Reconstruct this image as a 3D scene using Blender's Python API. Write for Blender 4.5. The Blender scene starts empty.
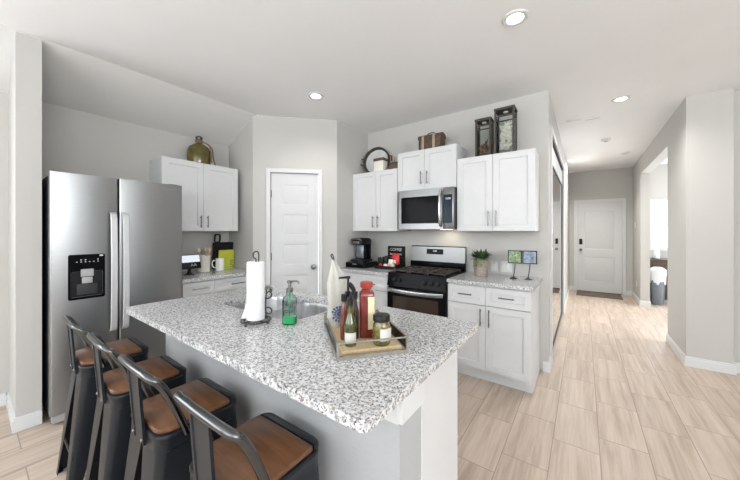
import bpy, bmesh, math, random
from mathutils import Vector, Matrix
from mathutils.geometry import tessellate_polygon

scene = bpy.context.scene
COL = scene.collection
PI = math.pi
random.seed(7)
H_CAM = 1.3687
YAW = 0.6292
F_PX = 293.754

# ---------------------------------------------------------------- camera, world, lights, exposure
cam_data = bpy.data.cameras.new('camera')
cam = bpy.data.objects.new('camera', cam_data)
COL.objects.link(cam)
cam.location = (0, 0, H_CAM)
cam.rotation_euler = (PI / 2, 0, YAW)
cam_data.sensor_width = 36.0
cam_data.lens = F_PX * 36.0 / 740.0
cam_data.shift_y = -8.558 / 740.0
cam_data.clip_start = 0.05
scene.camera = cam

world = bpy.data.worlds.new('daylight')
scene.world = world
world.use_nodes = True
wn = world.node_tree.nodes
wn['Background'].inputs[0].default_value = (0.86, 0.93, 1.0, 1)
wn['Background'].inputs[1].default_value = 3.0

scene.view_settings.view_transform = 'Standard'
scene.view_settings.look = 'None'
scene.view_settings.exposure = 0.22
scene.view_settings.gamma = 1.0
scene.view_settings.use_curve_mapping = False


def area(name, loc, rot, sx, sy, power, color):
    d = bpy.data.lights.new(name, 'AREA')
    d.shape = 'RECTANGLE'
    d.size = sx
    d.size_y = sy
    d.energy = power
    d.color = color
    o = bpy.data.objects.new(name, d)
    o.location = loc
    o.rotation_euler = rot
    COL.objects.link(o)
    return o


DAY = (0.90, 0.955, 1.0)
UP = math.radians(80)
# daylight from windows of the great room behind the camera and of the side room:
# level ones for windows, two added as fill; tilted ones are added ceiling uplights
area('window_daylight', (-0.6, -4.42, 1.9), (PI / 2, 0, 0), 5.0, 1.0, 21, DAY)                # faces +Y
area('ceiling_uplight', (-0.3, -4.36, 1.75), (PI / 2 + UP, 0, 0), 5.6, 1.2, 330, DAY)  # added uplight that lifts the great room ceiling
area('window_daylight', (4.42, -1.2, 1.9), (PI / 2, 0, PI / 2), 4.0, 1.0, 100, DAY)            # faces -X; added fill, no opening in this wall
area('ceiling_uplight', (4.36, -1.2, 1.75), (PI / 2 + UP, 0, PI / 2), 4.0, 1.2, 230, DAY)  # added uplight along the right wall, no window behind it
area('window_daylight', (-3.6, -2.4, 1.6), (PI / 2, 0, -PI / 2), 3.6, 1.2, 75, DAY)          # faces +X, breakfast side
area('window_daylight', (2.7, 8.2, 1.5), (PI / 2, 0, PI), 2.6, 1.5, 70, DAY)                 # faces -Y, side room
area('window_daylight', (4.4, 6.4, 1.5), (PI / 2, 0, PI / 2), 2.8, 1.6, 115, DAY)             # faces -X, side room; added to brighten the hall, no opening here
area('ceiling_uplight', (4.3, 6.4, 0.6), (PI / 2 + UP, 0, PI / 2), 2.8, 0.8, 60, DAY)  # added uplight in the side room to brighten the hall ceiling

# ---------------------------------------------------------------- materials


def new_mat(name):
    m = bpy.data.materials.new(name)
    m.use_nodes = True
    nt = m.node_tree
    return m, nt, nt.nodes['Principled BSDF']


def mat(name, col, rough=0.5, metal=0.0, var=0.04, scale=12.0, bump=0.0, bscale=200.0, spec=None, trans=0.0, ior=None,
        coat=0.0, stretch=None, alpha=None):
    m, nt, b = new_mat(name)
    tc = nt.nodes.new('ShaderNodeTexCoord')
    src = tc.outputs['Object']
    if stretch:
        mp = nt.nodes.new('ShaderNodeMapping')
        mp.inputs['Scale'].default_value = stretch
        nt.links.new(src, mp.inputs[0])
        src = mp.outputs[0]
    n = nt.nodes.new('ShaderNodeTexNoise')
    n.inputs['Scale'].default_value = scale
    n.inputs['Detail'].default_value = 4
    nt.links.new(src, n.inputs['Vector'])
    r = nt.nodes.new('ShaderNodeValToRGB')
    c = Vector(col[:3])
    lo, hi = c * (1 - var), c * (1 + var)
    r.color_ramp.elements[0].position = 0.3
    r.color_ramp.elements[1].position = 0.7
    r.color_ramp.elements[0].color = (lo.x, lo.y, lo.z, 1)
    r.color_ramp.elements[1].color = (min(hi.x, 1), min(hi.y, 1), min(hi.z, 1), 1)
    nt.links.new(n.outputs['Fac'], r.inputs[0])
    nt.links.new(r.outputs[0], b.inputs['Base Color'])
    b.inputs['Roughness'].default_value = rough
    b.inputs['Metallic'].default_value = metal
    if spec is not None:
        b.inputs['Specular IOR Level'].default_value = spec
    if trans:
        b.inputs['Transmission Weight'].default_value = trans
    if ior:
        b.inputs['IOR'].default_value = ior
    if coat:
        b.inputs['Coat Weight'].default_value = coat
    if alpha is not None:
        b.inputs['Alpha'].default_value = alpha
    if bump:
        n2 = nt.nodes.new('ShaderNodeTexNoise')
        n2.inputs['Scale'].default_value = bscale
        n2.inputs['Detail'].default_value = 2
        nt.links.new(src, n2.inputs['Vector'])
        bp = nt.nodes.new('ShaderNodeBump')
        bp.inputs['Strength'].default_value = bump
        bp.inputs['Distance'].default_value = 0.002
        nt.links.new(n2.outputs['Fac'], bp.inputs['Height'])
        nt.links.new(bp.outputs[0], b.inputs['Normal'])
    return m


M = {}
M['wall'] = mat('wall_paint', (0.500, 0.486, 0.462), 0.75, var=0.01, scale=3, bump=0.25, bscale=120, spec=0.25)
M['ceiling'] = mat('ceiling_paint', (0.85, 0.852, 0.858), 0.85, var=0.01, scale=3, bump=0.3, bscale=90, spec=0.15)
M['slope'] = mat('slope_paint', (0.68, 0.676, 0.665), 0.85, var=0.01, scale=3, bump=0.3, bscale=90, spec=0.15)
M['trim'] = mat('trim_paint', (0.63, 0.632, 0.63), 0.4, var=0.01, spec=0.3)
M['cab'] = mat('cabinet_paint', (0.60, 0.602, 0.604), 0.4, var=0.01, spec=0.3)
M['door'] = mat('door_paint', (0.59, 0.592, 0.59), 0.42, var=0.01, spec=0.3)
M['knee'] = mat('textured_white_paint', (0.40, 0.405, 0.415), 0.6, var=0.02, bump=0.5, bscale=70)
M['steel'] = mat('brushed_steel', (0.33, 0.335, 0.34), 0.32, 1.0, var=0.025, scale=6, stretch=(1, 1, 40))
M['steel_grey'] = mat('grey_brushed_steel', (0.235, 0.235, 0.235), 0.30, 1.0, var=0.03, scale=6, stretch=(1, 1, 40))
M['steel_v'] = mat('polished_steel', (0.52, 0.525, 0.53), 0.22, 1.0, var=0.03)
M['sink'] = mat('satin_steel', (0.52, 0.52, 0.525), 0.28, 1.0, var=0.3, scale=5.0, stretch=(5, 5, 0.3))  # vertical streaks in the colour imitate brushed reflections
M['nickel'] = mat('brushed_nickel', (0.20, 0.195, 0.19), 0.34, 1.0, var=0.04)
M['white_handle'] = mat('satin_light_metal', (0.56, 0.565, 0.57), 0.4, 0.35, var=0.02)
M['dark_grey'] = mat('dark_grey_plastic', (0.04, 0.04, 0.042), 0.5, spec=0.25)
M['black'] = mat('black_plastic', (0.009, 0.009, 0.010), 0.4, spec=0.25)
M['gloss_black'] = mat('black_glass', (0.005, 0.005, 0.006), 0.12, spec=0.05)
M['oven_glass'] = mat('brown_oven_glass', (0.045, 0.030, 0.022), 0.08, spec=0.4)  # brown base colour imitates the reflected floor and stools
M['iron'] = mat('cast_iron', (0.055, 0.045, 0.040), 0.6, bump=0.3)
M['wire'] = mat('dark_bronze_wire', (0.06, 0.055, 0.05), 0.4, 0.8)
M['gun'] = mat('gunmetal_coated_steel', (0.011, 0.013, 0.017), 0.36, 0.0, var=0.08, spec=0.3)
M['gun_edge'] = mat('metallic_gunmetal_tube', (0.115, 0.118, 0.122), 0.2, 1.0, var=0.1, scale=8)  # metallic, paler and smoother than the coated legs
M['paper'] = mat('paper_towel', (0.76, 0.76, 0.76), 0.9, var=0.01, bump=0.5, bscale=150)
M['white_cer'] = mat('white_ceramic', (0.80, 0.78, 0.74), 0.3)
M['cream_cer'] = mat('cream_ceramic', (0.70, 0.66, 0.59), 0.4)
M['white_pl'] = mat('white_plastic', (0.70, 0.70, 0.695), 0.4)
M['grey_pl'] = mat('grey_plastic', (0.35, 0.35, 0.35), 0.5)
M['spoon'] = mat('pale_wood', (0.62, 0.44, 0.28), 0.6, var=0.15, stretch=(20, 20, 2))
M['cloth'] = mat('cream_cotton', (0.47, 0.455, 0.41), 0.95, var=0.04, bump=0.4, bscale=300)
M['blue_print'] = mat('indigo_print', (0.06, 0.10, 0.22), 0.9, var=0.25, scale=60)
M['red_sauce'] = mat('tomato_sauce', (0.16, 0.013, 0.008), 0.2, coat=0.6, var=0.2, scale=40)
M['red_lid'] = mat('red_enamel_lid', (0.30, 0.03, 0.018), 0.3, coat=0.4)
M['label_cream'] = mat('cream_paper_label', (0.72, 0.62, 0.40), 0.6, var=0.15, scale=60)
M['label_white'] = mat('white_paper_label', (0.56, 0.55, 0.52), 0.6, var=0.05)
M['label_ink'] = mat('label_ink', (0.10, 0.09, 0.09), 0.6)
M['olive_glass'] = mat('green_oil_glass', (0.055, 0.06, 0.008), 0.1, coat=0.5, var=0.3, scale=20)
M['dark_glass'] = mat('dark_brown_glass', (0.028, 0.014, 0.010), 0.1, coat=0.5)
M['red_brown'] = mat('chili_sauce', (0.12, 0.022, 0.010), 0.2, coat=0.5)
M['olives'] = mat('green_olives', (0.17, 0.135, 0.035), 0.35, var=0.3, scale=30)
M['brine'] = mat('brine', (0.13, 0.098, 0.022), 0.15, coat=0.6, var=0.35, scale=45)
M['gold'] = mat('gold_ring', (0.7, 0.48, 0.16), 0.3, 1.0)
M['tray_metal'] = mat('galvanised_strip', (0.27, 0.25, 0.225), 0.45, 0.6, var=0.15, scale=30)
M['rust_metal'] = mat('weathered_metal', (0.07, 0.060, 0.050), 0.55, 0.6, var=0.3, scale=20)
M['zinc'] = mat('zinc_disc', (0.60, 0.60, 0.59), 0.5, 0.1, var=0.12, scale=10)
M['wicker'] = mat('dark_wicker', (0.085, 0.050, 0.030), 0.7, var=0.5, scale=60, bump=0.8, bscale=120)
M['strap'] = mat('pale_strap', (0.36, 0.28, 0.20), 0.7, var=0.1)
M['cone'] = mat('pine_cone', (0.16, 0.085, 0.05), 0.8, var=0.4, scale=60)
M['twig'] = mat('bleached_twig', (0.82, 0.78, 0.70), 0.8, var=0.08)
M['green_dark'] = mat('dark_leaf', (0.035, 0.075, 0.025), 0.55, var=0.4, scale=50)
M['green_pale'] = mat('pale_leaf', (0.24, 0.28, 0.14), 0.6, var=0.3, scale=50)
M['stone_pot'] = mat('woven_stone_pot', (0.30, 0.25, 0.22), 0.8, var=0.3, scale=70, bump=0.8, bscale=90)
M['lime'] = mat('lime_print', (0.50, 0.52, 0.05), 0.55, var=0.06)
M['demijohn'] = mat('olive_demijohn_glass', (0.085, 0.068, 0.010), 0.1, coat=0.3, var=0.35, scale=14)
M['raffia'] = mat('raffia', (0.17, 0.11, 0.075), 0.85, var=0.3, scale=90)
M['mat_brown'] = mat('door_mat_fibre', (0.14, 0.11, 0.085), 0.95, var=0.4, scale=50, bump=0.8)
M['brown_wood'] = mat('dark_stained_wood', (0.085, 0.058, 0.04), 0.45, var=0.2, stretch=(30, 30, 2))
M['steel_blue'] = mat('blue_grey_steel', (0.22, 0.26, 0.30), 0.3, 0.6)
M['bag'] = mat('white_bag_plastic', (0.75, 0.77, 0.79), 0.5)
M['screen'] = mat('dark_screen', (0.016, 0.022, 0.034), 0.12, spec=0.1)
M['red_pack'] = mat('red_packet', (0.55, 0.025, 0.025), 0.4)
M['white_pack'] = mat('white_packet', (0.80, 0.76, 0.70), 0.5)
M['peach_pack'] = mat('peach_packet', (0.62, 0.36, 0.22), 0.5)
M['orange_pack'] = mat('orange_packet', (0.52, 0.20, 0.07), 0.5)
M['silver_text'] = mat('pale_lettering', (0.75, 0.75, 0.75), 0.5)


def glass(name, col, rough=0.0, fac=0.85):
    """thin clear glazing: mostly transparent with a glossy coat"""
    m = bpy.data.materials.new(name)
    m.use_nodes = True
    nt = m.node_tree
    nt.nodes.clear()
    out = nt.nodes.new('ShaderNodeOutputMaterial')
    mix = nt.nodes.new('ShaderNodeMixShader')
    tr = nt.nodes.new('ShaderNodeBsdfTransparent')
    gl = nt.nodes.new('ShaderNodeBsdfGlossy')
    fr = nt.nodes.new('ShaderNodeFresnel')
    fr.inputs[0].default_value = 1.22
    tr.inputs[0].default_value = (*col, 1)
    gl.inputs['Roughness'].default_value = rough
    nt.links.new(fr.outputs[0], mix.inputs[0])
    nt.links.new(tr.outputs[0], mix.inputs[1])
    nt.links.new(gl.outputs[0], mix.inputs[2])
    nt.links.new(mix.outputs[0], out.inputs[0])
    return m


M['glass'] = glass('clear_glass', (0.93, 0.95, 0.94), 0.02)
M['soap_glass'] = glass('soap_bottle_plastic', (0.80, 0.88, 0.85), 0.05)
M['green_soap'] = mat('green_soap', (0.01, 0.42, 0.12), 0.15, coat=0.5, var=0.1)


def emit(name, col, strength):
    m = bpy.data.materials.new(name)
    m.use_nodes = True
    nt = m.node_tree
    nt.nodes.clear()
    out = nt.nodes.new('ShaderNodeOutputMaterial')
    e = nt.nodes.new('ShaderNodeEmission')
    e.inputs[0].default_value = (*col, 1)
    e.inputs[1].default_value = strength
    nt.links.new(e.outputs[0], out.inputs[0])
    return m


M['lamp'] = emit('lamp_lens', (1.0, 0.97, 0.92), 6.0)
M['display'] = emit('lit_screen', (0.78, 0.85, 0.92), 0.9)
M['digits'] = emit('lit_digits', (0.8, 0.9, 1.0), 1.2)

mm = bpy.data.materials.new('mirror')
mm.use_nodes = True
b_ = mm.node_tree.nodes['Principled BSDF']
b_.inputs['Base Color'].default_value = (0.86, 0.88, 0.87, 1)
b_.inputs['Metallic'].default_value = 1
b_.inputs['Roughness'].default_value = 0.02
M['mirror'] = mm


def granite():
    m, nt, b = new_mat('speckled_granite')
    geo = nt.nodes.new('ShaderNodeNewGeometry')
    pos = geo.outputs['Position']

    def noise(scale, detail, off):
        mp = nt.nodes.new('ShaderNodeMapping')
        mp.inputs['Location'].default_value = off
        nt.links.new(pos, mp.inputs[0])
        n = nt.nodes.new('ShaderNodeTexNoise')
        n.inputs['Scale'].default_value = scale
        n.inputs['Detail'].default_value = detail
        n.inputs['Roughness'].default_value = 0.6
        nt.links.new(mp.outputs[0], n.inputs['Vector'])
        return n.outputs['Fac']

    def ramp(fac, stops):
        r = nt.nodes.new('ShaderNodeValToRGB')
        els = r.color_ramp.elements
        while len(els) < len(stops):
            els.new(0.5)
        for e, (p, c) in zip(els, stops):
            e.position = p
            e.color = (*c, 1)
        nt.links.new(fac, r.inputs[0])
        return r.outputs[0]

    def mix(fac, a, c2):
        x = nt.nodes.new('ShaderNodeMix')
        x.data_type = 'RGBA'
        nt.links.new(fac, x.inputs[0])
        if isinstance(a, tuple):
            x.inputs[6].default_value = (*a, 1)
        else:
            nt.links.new(a, x.inputs[6])
        if isinstance(c2, tuple):
            x.inputs[7].default_value = (*c2, 1)
        else:
            nt.links.new(c2, x.inputs[7])
        return x.outputs[2]

    base = ramp(noise(80, 3, (0, 0, 0)), [(0.36, (0.26, 0.26, 0.265)), (0.46, (0.50, 0.50, 0.50)), (0.56, (0.66, 0.66, 0.66))])
    vor = nt.nodes.new('ShaderNodeTexVoronoi')
    vor.inputs['Scale'].default_value = 190
    nt.links.new(pos, vor.inputs['Vector'])
    grey = ramp(vor.outputs['Color'], [(0.0, (1, 1, 1)), (0.17, (1, 1, 1)), (0.22, (0, 0, 0))])
    c1 = mix(grey, base, (0.22, 0.22, 0.225))
    dk = ramp(noise(150, 2, (3, 7, 1)), [(0.585, (0, 0, 0)), (0.63, (1, 1, 1))])
    c2 = mix(dk, c1, (0.045, 0.043, 0.045))
    br = ramp(noise(80, 2, (9, 2, 5)), [(0.65, (0, 0, 0)), (0.68, (1, 1, 1))])
    c3 = mix(br, c2, (0.27, 0.20, 0.15))
    nt.links.new(c3, b.inputs['Base Color'])
    b.inputs['Roughness'].default_value = 0.14
    b.inputs['Specular IOR Level'].default_value = 0.45
    return m


M['granite'] = granite()


def floor_tiles():
    m, nt, b = new_mat('wood_look_floor_tile')
    geo = nt.nodes.new('ShaderNodeNewGeometry')
    sep = nt.nodes.new('ShaderNodeSeparateXYZ')
    nt.links.new(geo.outputs['Position'], sep.inputs[0])

    def math_(op, a, v):
        n = nt.nodes.new('ShaderNodeMath')
        n.operation = op
        nt.links.new(a, n.inputs[0])
        n.inputs[1].default_value = v
        return n.outputs[0]
    u = math_('ADD', sep.outputs['Y'], 17.81)
    v = math_('ADD', sep.outputs['X'], 9.80 - 0.325)
    comb = nt.nodes.new('ShaderNodeCombineXYZ')
    nt.links.new(u, comb.inputs[0])
    nt.links.new(v, comb.inputs[1])
    bk = nt.nodes.new('ShaderNodeTexBrick')
    bk.offset = 0.36
    bk.offset_frequency = 2
    bk.inputs['Scale'].default_value = 1.0
    bk.inputs['Brick Width'].default_value = 0.52
    bk.inputs['Row Height'].default_value = 0.245
    bk.inputs['Mortar Size'].default_value = 0.003
    bk.inputs['Mortar Smooth'].default_value = 0.3
    bk.inputs['Bias'].default_value = 0.0
    bk.inputs['Color1'].default_value = (0.0, 0.0, 0.0, 1)
    bk.inputs['Color2'].default_value = (1.0, 1.0, 1.0, 1)
    bk.inputs['Mortar'].default_value = (0.5, 0.5, 0.5, 1)
    nt.links.new(comb.outputs[0], bk.inputs['Vector'])
    # streaks along the tile, shifted from tile to tile
    rnd = nt.nodes.new('ShaderNodeSeparateColor')
    nt.links.new(bk.outputs['Color'], rnd.inputs[0])
    shift = math_('MULTIPLY', rnd.outputs[0], 7.0)
    comb2 = nt.nodes.new('ShaderNodeCombineXYZ')
    nt.links.new(math_('MULTIPLY', u, 1.3), comb2.inputs[0])
    nt.links.new(math_('MULTIPLY', v, 22.0), comb2.inputs[1])
    nt.links.new(shift, comb2.inputs[2])
    n1 = nt.nodes.new('ShaderNodeTexNoise')
    n1.inputs['Scale'].default_value = 1.0
    n1.inputs['Detail'].default_value = 5
    n1.inputs['Roughness'].default_value = 0.65
    n1.inputs['Distortion'].default_value = 0.4
    nt.links.new(comb2.outputs[0], n1.inputs['Vector'])
    r = nt.nodes.new('ShaderNodeValToRGB')
    els = r.color_ramp.elements
    els[0].position = 0.25
    els[0].color = (0.35, 0.268, 0.208, 1)
    els[1].position = 0.75
    els[1].color = (0.62, 0.525, 0.445, 1)
    e = els.new(0.5)
    e.color = (0.51, 0.412, 0.334, 1)
    nt.links.new(n1.outputs['Fac'], r.inputs[0])
    tone = nt.nodes.new('ShaderNodeMix')
    tone.data_type = 'RGBA'
    tone.blend_type = 'MULTIPLY'
    tone.inputs[0].default_value = 0.10
    nt.links.new(r.outputs[0], tone.inputs[6])
    nt.links.new(bk.outputs['Color'], tone.inputs[7])
    gm = nt.nodes.new('ShaderNodeMix')
    gm.data_type = 'RGBA'
    gm.inputs[7].default_value = (0.29, 0.235, 0.185, 1)
    nt.links.new(bk.outputs['Fac'], gm.inputs[0])
    nt.links.new(tone.outputs[2], gm.inputs[6])
    nt.links.new(gm.outputs[2], b.inputs['Base Color'])
    b.inputs['Roughness'].default_value = 0.42
    b.inputs['Specular IOR Level'].default_value = 0.4
    return m


M['floor'] = floor_tiles()


def wood(name, c0, c1, stretch, scale=4.0, rough=0.4):
    m, nt, b = new_mat(name)
    tc = nt.nodes.new('ShaderNodeTexCoord')
    mp = nt.nodes.new('ShaderNodeMapping')
    mp.inputs['Scale'].default_value = stretch
    nt.links.new(tc.outputs['Object'], mp.inputs[0])
    n = nt.nodes.new('ShaderNodeTexNoise')
    n.inputs['Scale'].default_value = scale
    n.inputs['Detail'].default_value = 6
    n.inputs['Roughness'].default_value = 0.6
    n.inputs['Distortion'].default_value = 0.6
    nt.links.new(mp.outputs[0], n.inputs['Vector'])
    r = nt.nodes.new('ShaderNodeValToRGB')
    r.color_ramp.elements[0].position = 0.3
    r.color_ramp.elements[0].color = (*c0, 1)
    r.color_ramp.elements[1].position = 0.72
    r.color_ramp.elements[1].color = (*c1, 1)
    nt.links.new(n.outputs['Fac'], r.inputs[0])
    nt.links.new(r.outputs[0], b.inputs['Base Color'])
    b.inputs['Roughness'].default_value = rough
    return m


M['seat_wood'] = wood('walnut_stained_seat', (0.080, 0.033, 0.014), (0.185, 0.080, 0.034), (1.5, 14, 14), 3.0, 0.36)
M['tray_wood'] = wood('pale_tray_wood', (0.50, 0.33, 0.18), (0.68, 0.50, 0.31), (2, 18, 18), 3.0, 0.5)
M['photo_green'] = mat('green_leaf_picture', (0.16, 0.24, 0.10), 0.3, var=0.9, scale=55)
M['photo_blue'] = mat('blue_dusk_picture', (0.16, 0.20, 0.28), 0.3, var=0.7, scale=22)

# ---------------------------------------------------------------- mesh helpers


class MB:
    def __init__(self):
        self.bm = bmesh.new()

    def _xf(self, verts, mtx):
        if mtx is not None:
            bmesh.ops.transform(self.bm, matrix=mtx, verts=verts)

    def box(self, x0, x1, y0, y1, z0, z1, bev=0.0, seg=2, mtx=None):
        T = Matrix.Translation(((x0 + x1) / 2, (y0 + y1) / 2, (z0 + z1) / 2)) @ Matrix.Diagonal((abs(x1 - x0), abs(y1 - y0), abs(z1 - z0), 1))
        r = bmesh.ops.create_cube(self.bm, size=1.0, matrix=T)
        vs = r['verts']
        if bev > 0:
            es = list({e for v in vs for e in v.link_edges})
            q = bmesh.ops.bevel(self.bm, geom=es, offset=bev, segments=seg, affect='EDGES', profile=0.5)
            vs = list({v for v in q['verts']} | {v for v in vs if v.is_valid})
        self._xf(vs, mtx)
        return self

    def rings(self, rings, cap0=True, cap1=True, closed_loop=True, loop=False):
        """loft: a list of rings, each a list of points with the same count"""
        bm = self.bm
        R = [[bm.verts.new(p) for p in ring] for ring in rings]
        n = len(R[0])
        pairs = list(zip(R[:-1], R[1:]))
        if loop:
            pairs.append((R[-1], R[0]))
        for a, b in pairs:
            for i in range(n if closed_loop else n - 1):
                j = (i + 1) % n
                try:
                    bm.faces.new((a[i], a[j], b[j], b[i]))
                except ValueError:
                    pass
        if not loop:
            if cap0 and closed_loop:
                bm.faces.new(list(reversed(R[0])))
            if cap1 and closed_loop:
                bm.faces.new(R[-1])
        return self

    def tube(self, pts, r, seg=10, closed=False, flat=1.0):
        pts = [Vector(p) for p in pts]
        n = len(pts)
        rad = r if isinstance(r, (list, tuple)) else [r] * n
        tang = []
        for i in range(n):
            if closed:
                t = pts[(i + 1) % n] - pts[i - 1]
            else:
                t = pts[min(i + 1, n - 1)] - pts[max(i - 1, 0)]
            tang.append(t.normalized())
        up = Vector((0, 0, 1))
        if abs(tang[0].dot(up)) > 0.9:
            up = Vector((1, 0, 0))
        nrm = (up - tang[0] * up.dot(tang[0])).normalized()
        rings = []
        for i in range(n):
            nrm = (nrm - tang[i] * nrm.dot(tang[i]))
            nrm = nrm.normalized() if nrm.length > 1e-6 else Vector((1, 0, 0))
            bi = tang[i].cross(nrm)
            rings.append([pts[i] + (nrm * math.cos(2 * PI * k / seg) + bi * math.sin(2 * PI * k / seg) * flat) * rad[i] for k in range(seg)])
        return self.rings(rings, loop=closed)

    def cyl(self, p0, p1, r0, r1=None, seg=20):
        r1 = r0 if r1 is None else r1
        p0, p1 = Vector(p0), Vector(p1)
        return self.tube([p0, p1], [r0, r1], seg)

    def lathe(self, prof, c=(0, 0, 0), seg=28):
        rings = []
        for r, z in prof:
            r = max(r, 1e-4)
            rings.append([(c[0] + r * math.cos(2 * PI * k / seg), c[1] + r * math.sin(2 * PI * k / seg), c[2] + z) for k in range(seg)])
        return self.rings(rings)

    def ell(self, c, rx, ry, rz, seg=14, ring=9, mtx=None):
        T = Matrix.Translation(c) @ (mtx or Matrix.Identity(4)) @ Matrix.Diagonal((rx, ry, rz, 1))
        bmesh.ops.create_uvsphere(self.bm, u_segments=seg, v_segments=ring, radius=1.0, matrix=T)
        return self

    def prism(self, outline, z0, z1, holes=(), mtx=None, bev=0.0):
        """flat slab: outline and holes are lists of (x, y)"""
        bm = self.bm
        loops = [list(outline)] + [list(h) for h in holes]
        flat = [p for l in loops for p in l]
        tris = tessellate_polygon([[Vector((p[0], p[1], 0)) for p in l] for l in loops])
        top = [bm.verts.new((p[0], p[1], z1)) for p in flat]
        bot = [bm.verts.new((p[0], p[1], z0)) for p in flat]
        if len(loops) == 1:
            bm.faces.new(top)
            bm.faces.new(list(reversed(bot)))
        else:
            for t in tris:
                try:
                    bm.faces.new([top[i] for i in t])
                    bm.faces.new([bot[i] for i in reversed(t)])
                except ValueError:
                    pass
        k = 0
        for l in loops:
            n = len(l)
            for i in range(n):
                j = (i + 1) % n
                bm.faces.new((bot[k + i], bot[k + j], top[k + j], top[k + i]))
            k += n
        if mtx is not None:
            self._xf(top + bot, mtx)
        return self

    def panel_door(self, w, h, t, xs, zs, cells, style='shaker', mtx=None):
        """slab whose front (-Y, at y=0) carries recessed panels; xs, zs are cut lines, cells the (i, j) that are panels"""
        bm = self.bm
        xs = [0] + list(xs) + [w]
        zs = [0] + list(zs) + [h]
        V = [[bm.verts.new((x, 0, z)) for z in zs] for x in xs]
        panels, faces = [], []
        for i in range(len(xs) - 1):
            for j in range(len(zs) - 1):
                f = bm.faces.new((V[i][j], V[i + 1][j], V[i + 1][j + 1], V[i][j + 1]))
                f.normal_update()
                faces.append(f)
                if (i, j) in cells:
                    panels.append(f)
        edge = [e for e in {e for f in faces for e in f.edges} if len(e.link_faces) == 1]
        allv = [v for row in V for v in row]
        if style == 'shaker':
            r = bmesh.ops.inset_individual(bm, faces=panels, thickness=0.003, depth=-0.009, use_even_offset=True)
        else:
            r = bmesh.ops.inset_individual(bm, faces=panels, thickness=0.014, depth=-0.009, use_even_offset=True)
            for f in panels:
                f.normal_update()
            r = bmesh.ops.inset_individual(bm, faces=panels, thickness=0.022, depth=0.006, use_even_offset=True)
        q = bmesh.ops.extrude_edge_only(bm, edges=edge)
        nv = [g for g in q['geom'] if isinstance(g, bmesh.types.BMVert)]
        bmesh.ops.translate(bm, verts=nv, vec=(0, t, 0))
        ne = [g for g in q['geom'] if isinstance(g, bmesh.types.BMEdge) and all(abs(v.co.y - t) < 1e-6 for v in g.verts)]
        try:
            bmesh.ops.contextual_create(bm, geom=ne)
        except Exception:
            pass
        if mtx is not None:
            bmesh.ops.transform(bm, matrix=mtx, verts=list(bm.verts))
        return self

    def build(self, name, material, parent=None, smooth=35, xf=None):
        bm = self.bm
        bmesh.ops.recalc_face_normals(bm, faces=list(bm.faces))
        if xf is not None:
            bmesh.ops.transform(bm, matrix=xf, verts=list(bm.verts))
        me = bpy.data.meshes.new(name)
        bm.to_mesh(me)
        bm.free()
        me.materials.append(material)
        if smooth:
            for p in me.polygons:
                p.use_smooth = True
            me.set_sharp_from_angle(angle=math.radians(smooth))
        o = bpy.data.objects.new(name, me)
        COL.objects.link(o)
        if parent is not None:
            o.parent = parent
        return o


def tag(o, label=None, cat=None, group=None, kind=None):
    if label:
        o['label'] = label
    if cat:
        o['category'] = cat
    if group:
        o['group'] = group
    if kind:
        o['kind'] = kind
    return o


def thing(name, label, cat, loc=(0, 0, 0), rz=0.0, group=None):
    o = bpy.data.objects.new(name, None)
    o.empty_display_size = 0.05
    o.location = loc
    o.rotation_euler = (0, 0, rz)
    COL.objects.link(o)
    return tag(o, label, cat, group)


def struct(name, mb, m, smooth=35, label=None):
    o = mb.build(name, m, None, smooth)
    o['kind'] = 'structure'
    if label:
        o['label'] = label
    return o


def sroot(name, loc=(0, 0, 0), rz=0.0):
    o = bpy.data.objects.new(name, None)
    o.empty_display_size = 0.05
    o.location = loc
    o.rotation_euler = (0, 0, rz)
    o['kind'] = 'structure'
    COL.objects.link(o)
    return o


def kids(o):
    return [c for c in list(o.children)]


def dup(o, parent=None):
    c = o.copy()
    COL.objects.link(c)
    c.parent = parent
    for k in kids(o):
        dup(k, c)
    return c


def rrect(x0, x1, y0, y1, r, seg=6):
    if not isinstance(r, (list, tuple)):
        r = [r] * 4
    out = []
    for (cx, cy, a0, rr) in ((x1 - r[0], y0 + r[0], -PI / 2, r[0]), (x1 - r[1], y1 - r[1], 0, r[1]),
                             (x0 + r[2], y1 - r[2], PI / 2, r[2]), (x0 + r[3], y0 + r[3], PI, r[3])):
        if rr <= 1e-6:
            out.append((cx, cy))
            continue
        for k in range(seg + 1):
            a = a0 + PI / 2 * k / seg
            out.append((cx + rr * math.cos(a), cy + rr * math.sin(a)))
    return out


def smooth_path(pts, n=8):
    """Catmull-Rom through the points"""
    P = [Vector(p) for p in pts]
    P = [P[0] * 2 - P[1]] + P + [P[-1] * 2 - P[-2]]
    out = []
    for i in range(1, len(P) - 2):
        for k in range(n):
            t = k / n
            a, b, c, d = P[i - 1], P[i], P[i + 1], P[i + 2]
            out.append(0.5 * ((2 * b) + (c - a) * t + (2 * a - 5 * b + 4 * c - d) * t * t + (3 * b - a - 3 * c + d) * t ** 3))
    out.append(P[-2])
    return out


def text(name, body, size, m, parent, mtx, depth=0.0006, align='CENTER'):
    cu = bpy.data.curves.new(name, 'FONT')
    cu.body = body
    cu.size = size
    cu.extrude = depth
    cu.align_x = align
    cu.align_y = 'CENTER'
    tmp = bpy.data.objects.new(name, cu)
    COL.objects.link(tmp)
    bpy.context.view_layer.update()
    dg = bpy.context.evaluated_depsgraph_get()
    me = bpy.data.meshes.new_from_object(tmp.evaluated_get(dg))
    bpy.data.objects.remove(tmp)
    me.transform(mtx)
    me.materials.clear()
    me.materials.append(m)
    o = bpy.data.objects.new(name, me)
    COL.objects.link(o)
    o.parent = parent
    return o


FRONT = Matrix.Rotation(PI / 2, 4, 'X')      # text lying in XY -> standing, facing -Y


def at(x, y, z):
    return Matrix.Translation((x, y, z))


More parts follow.
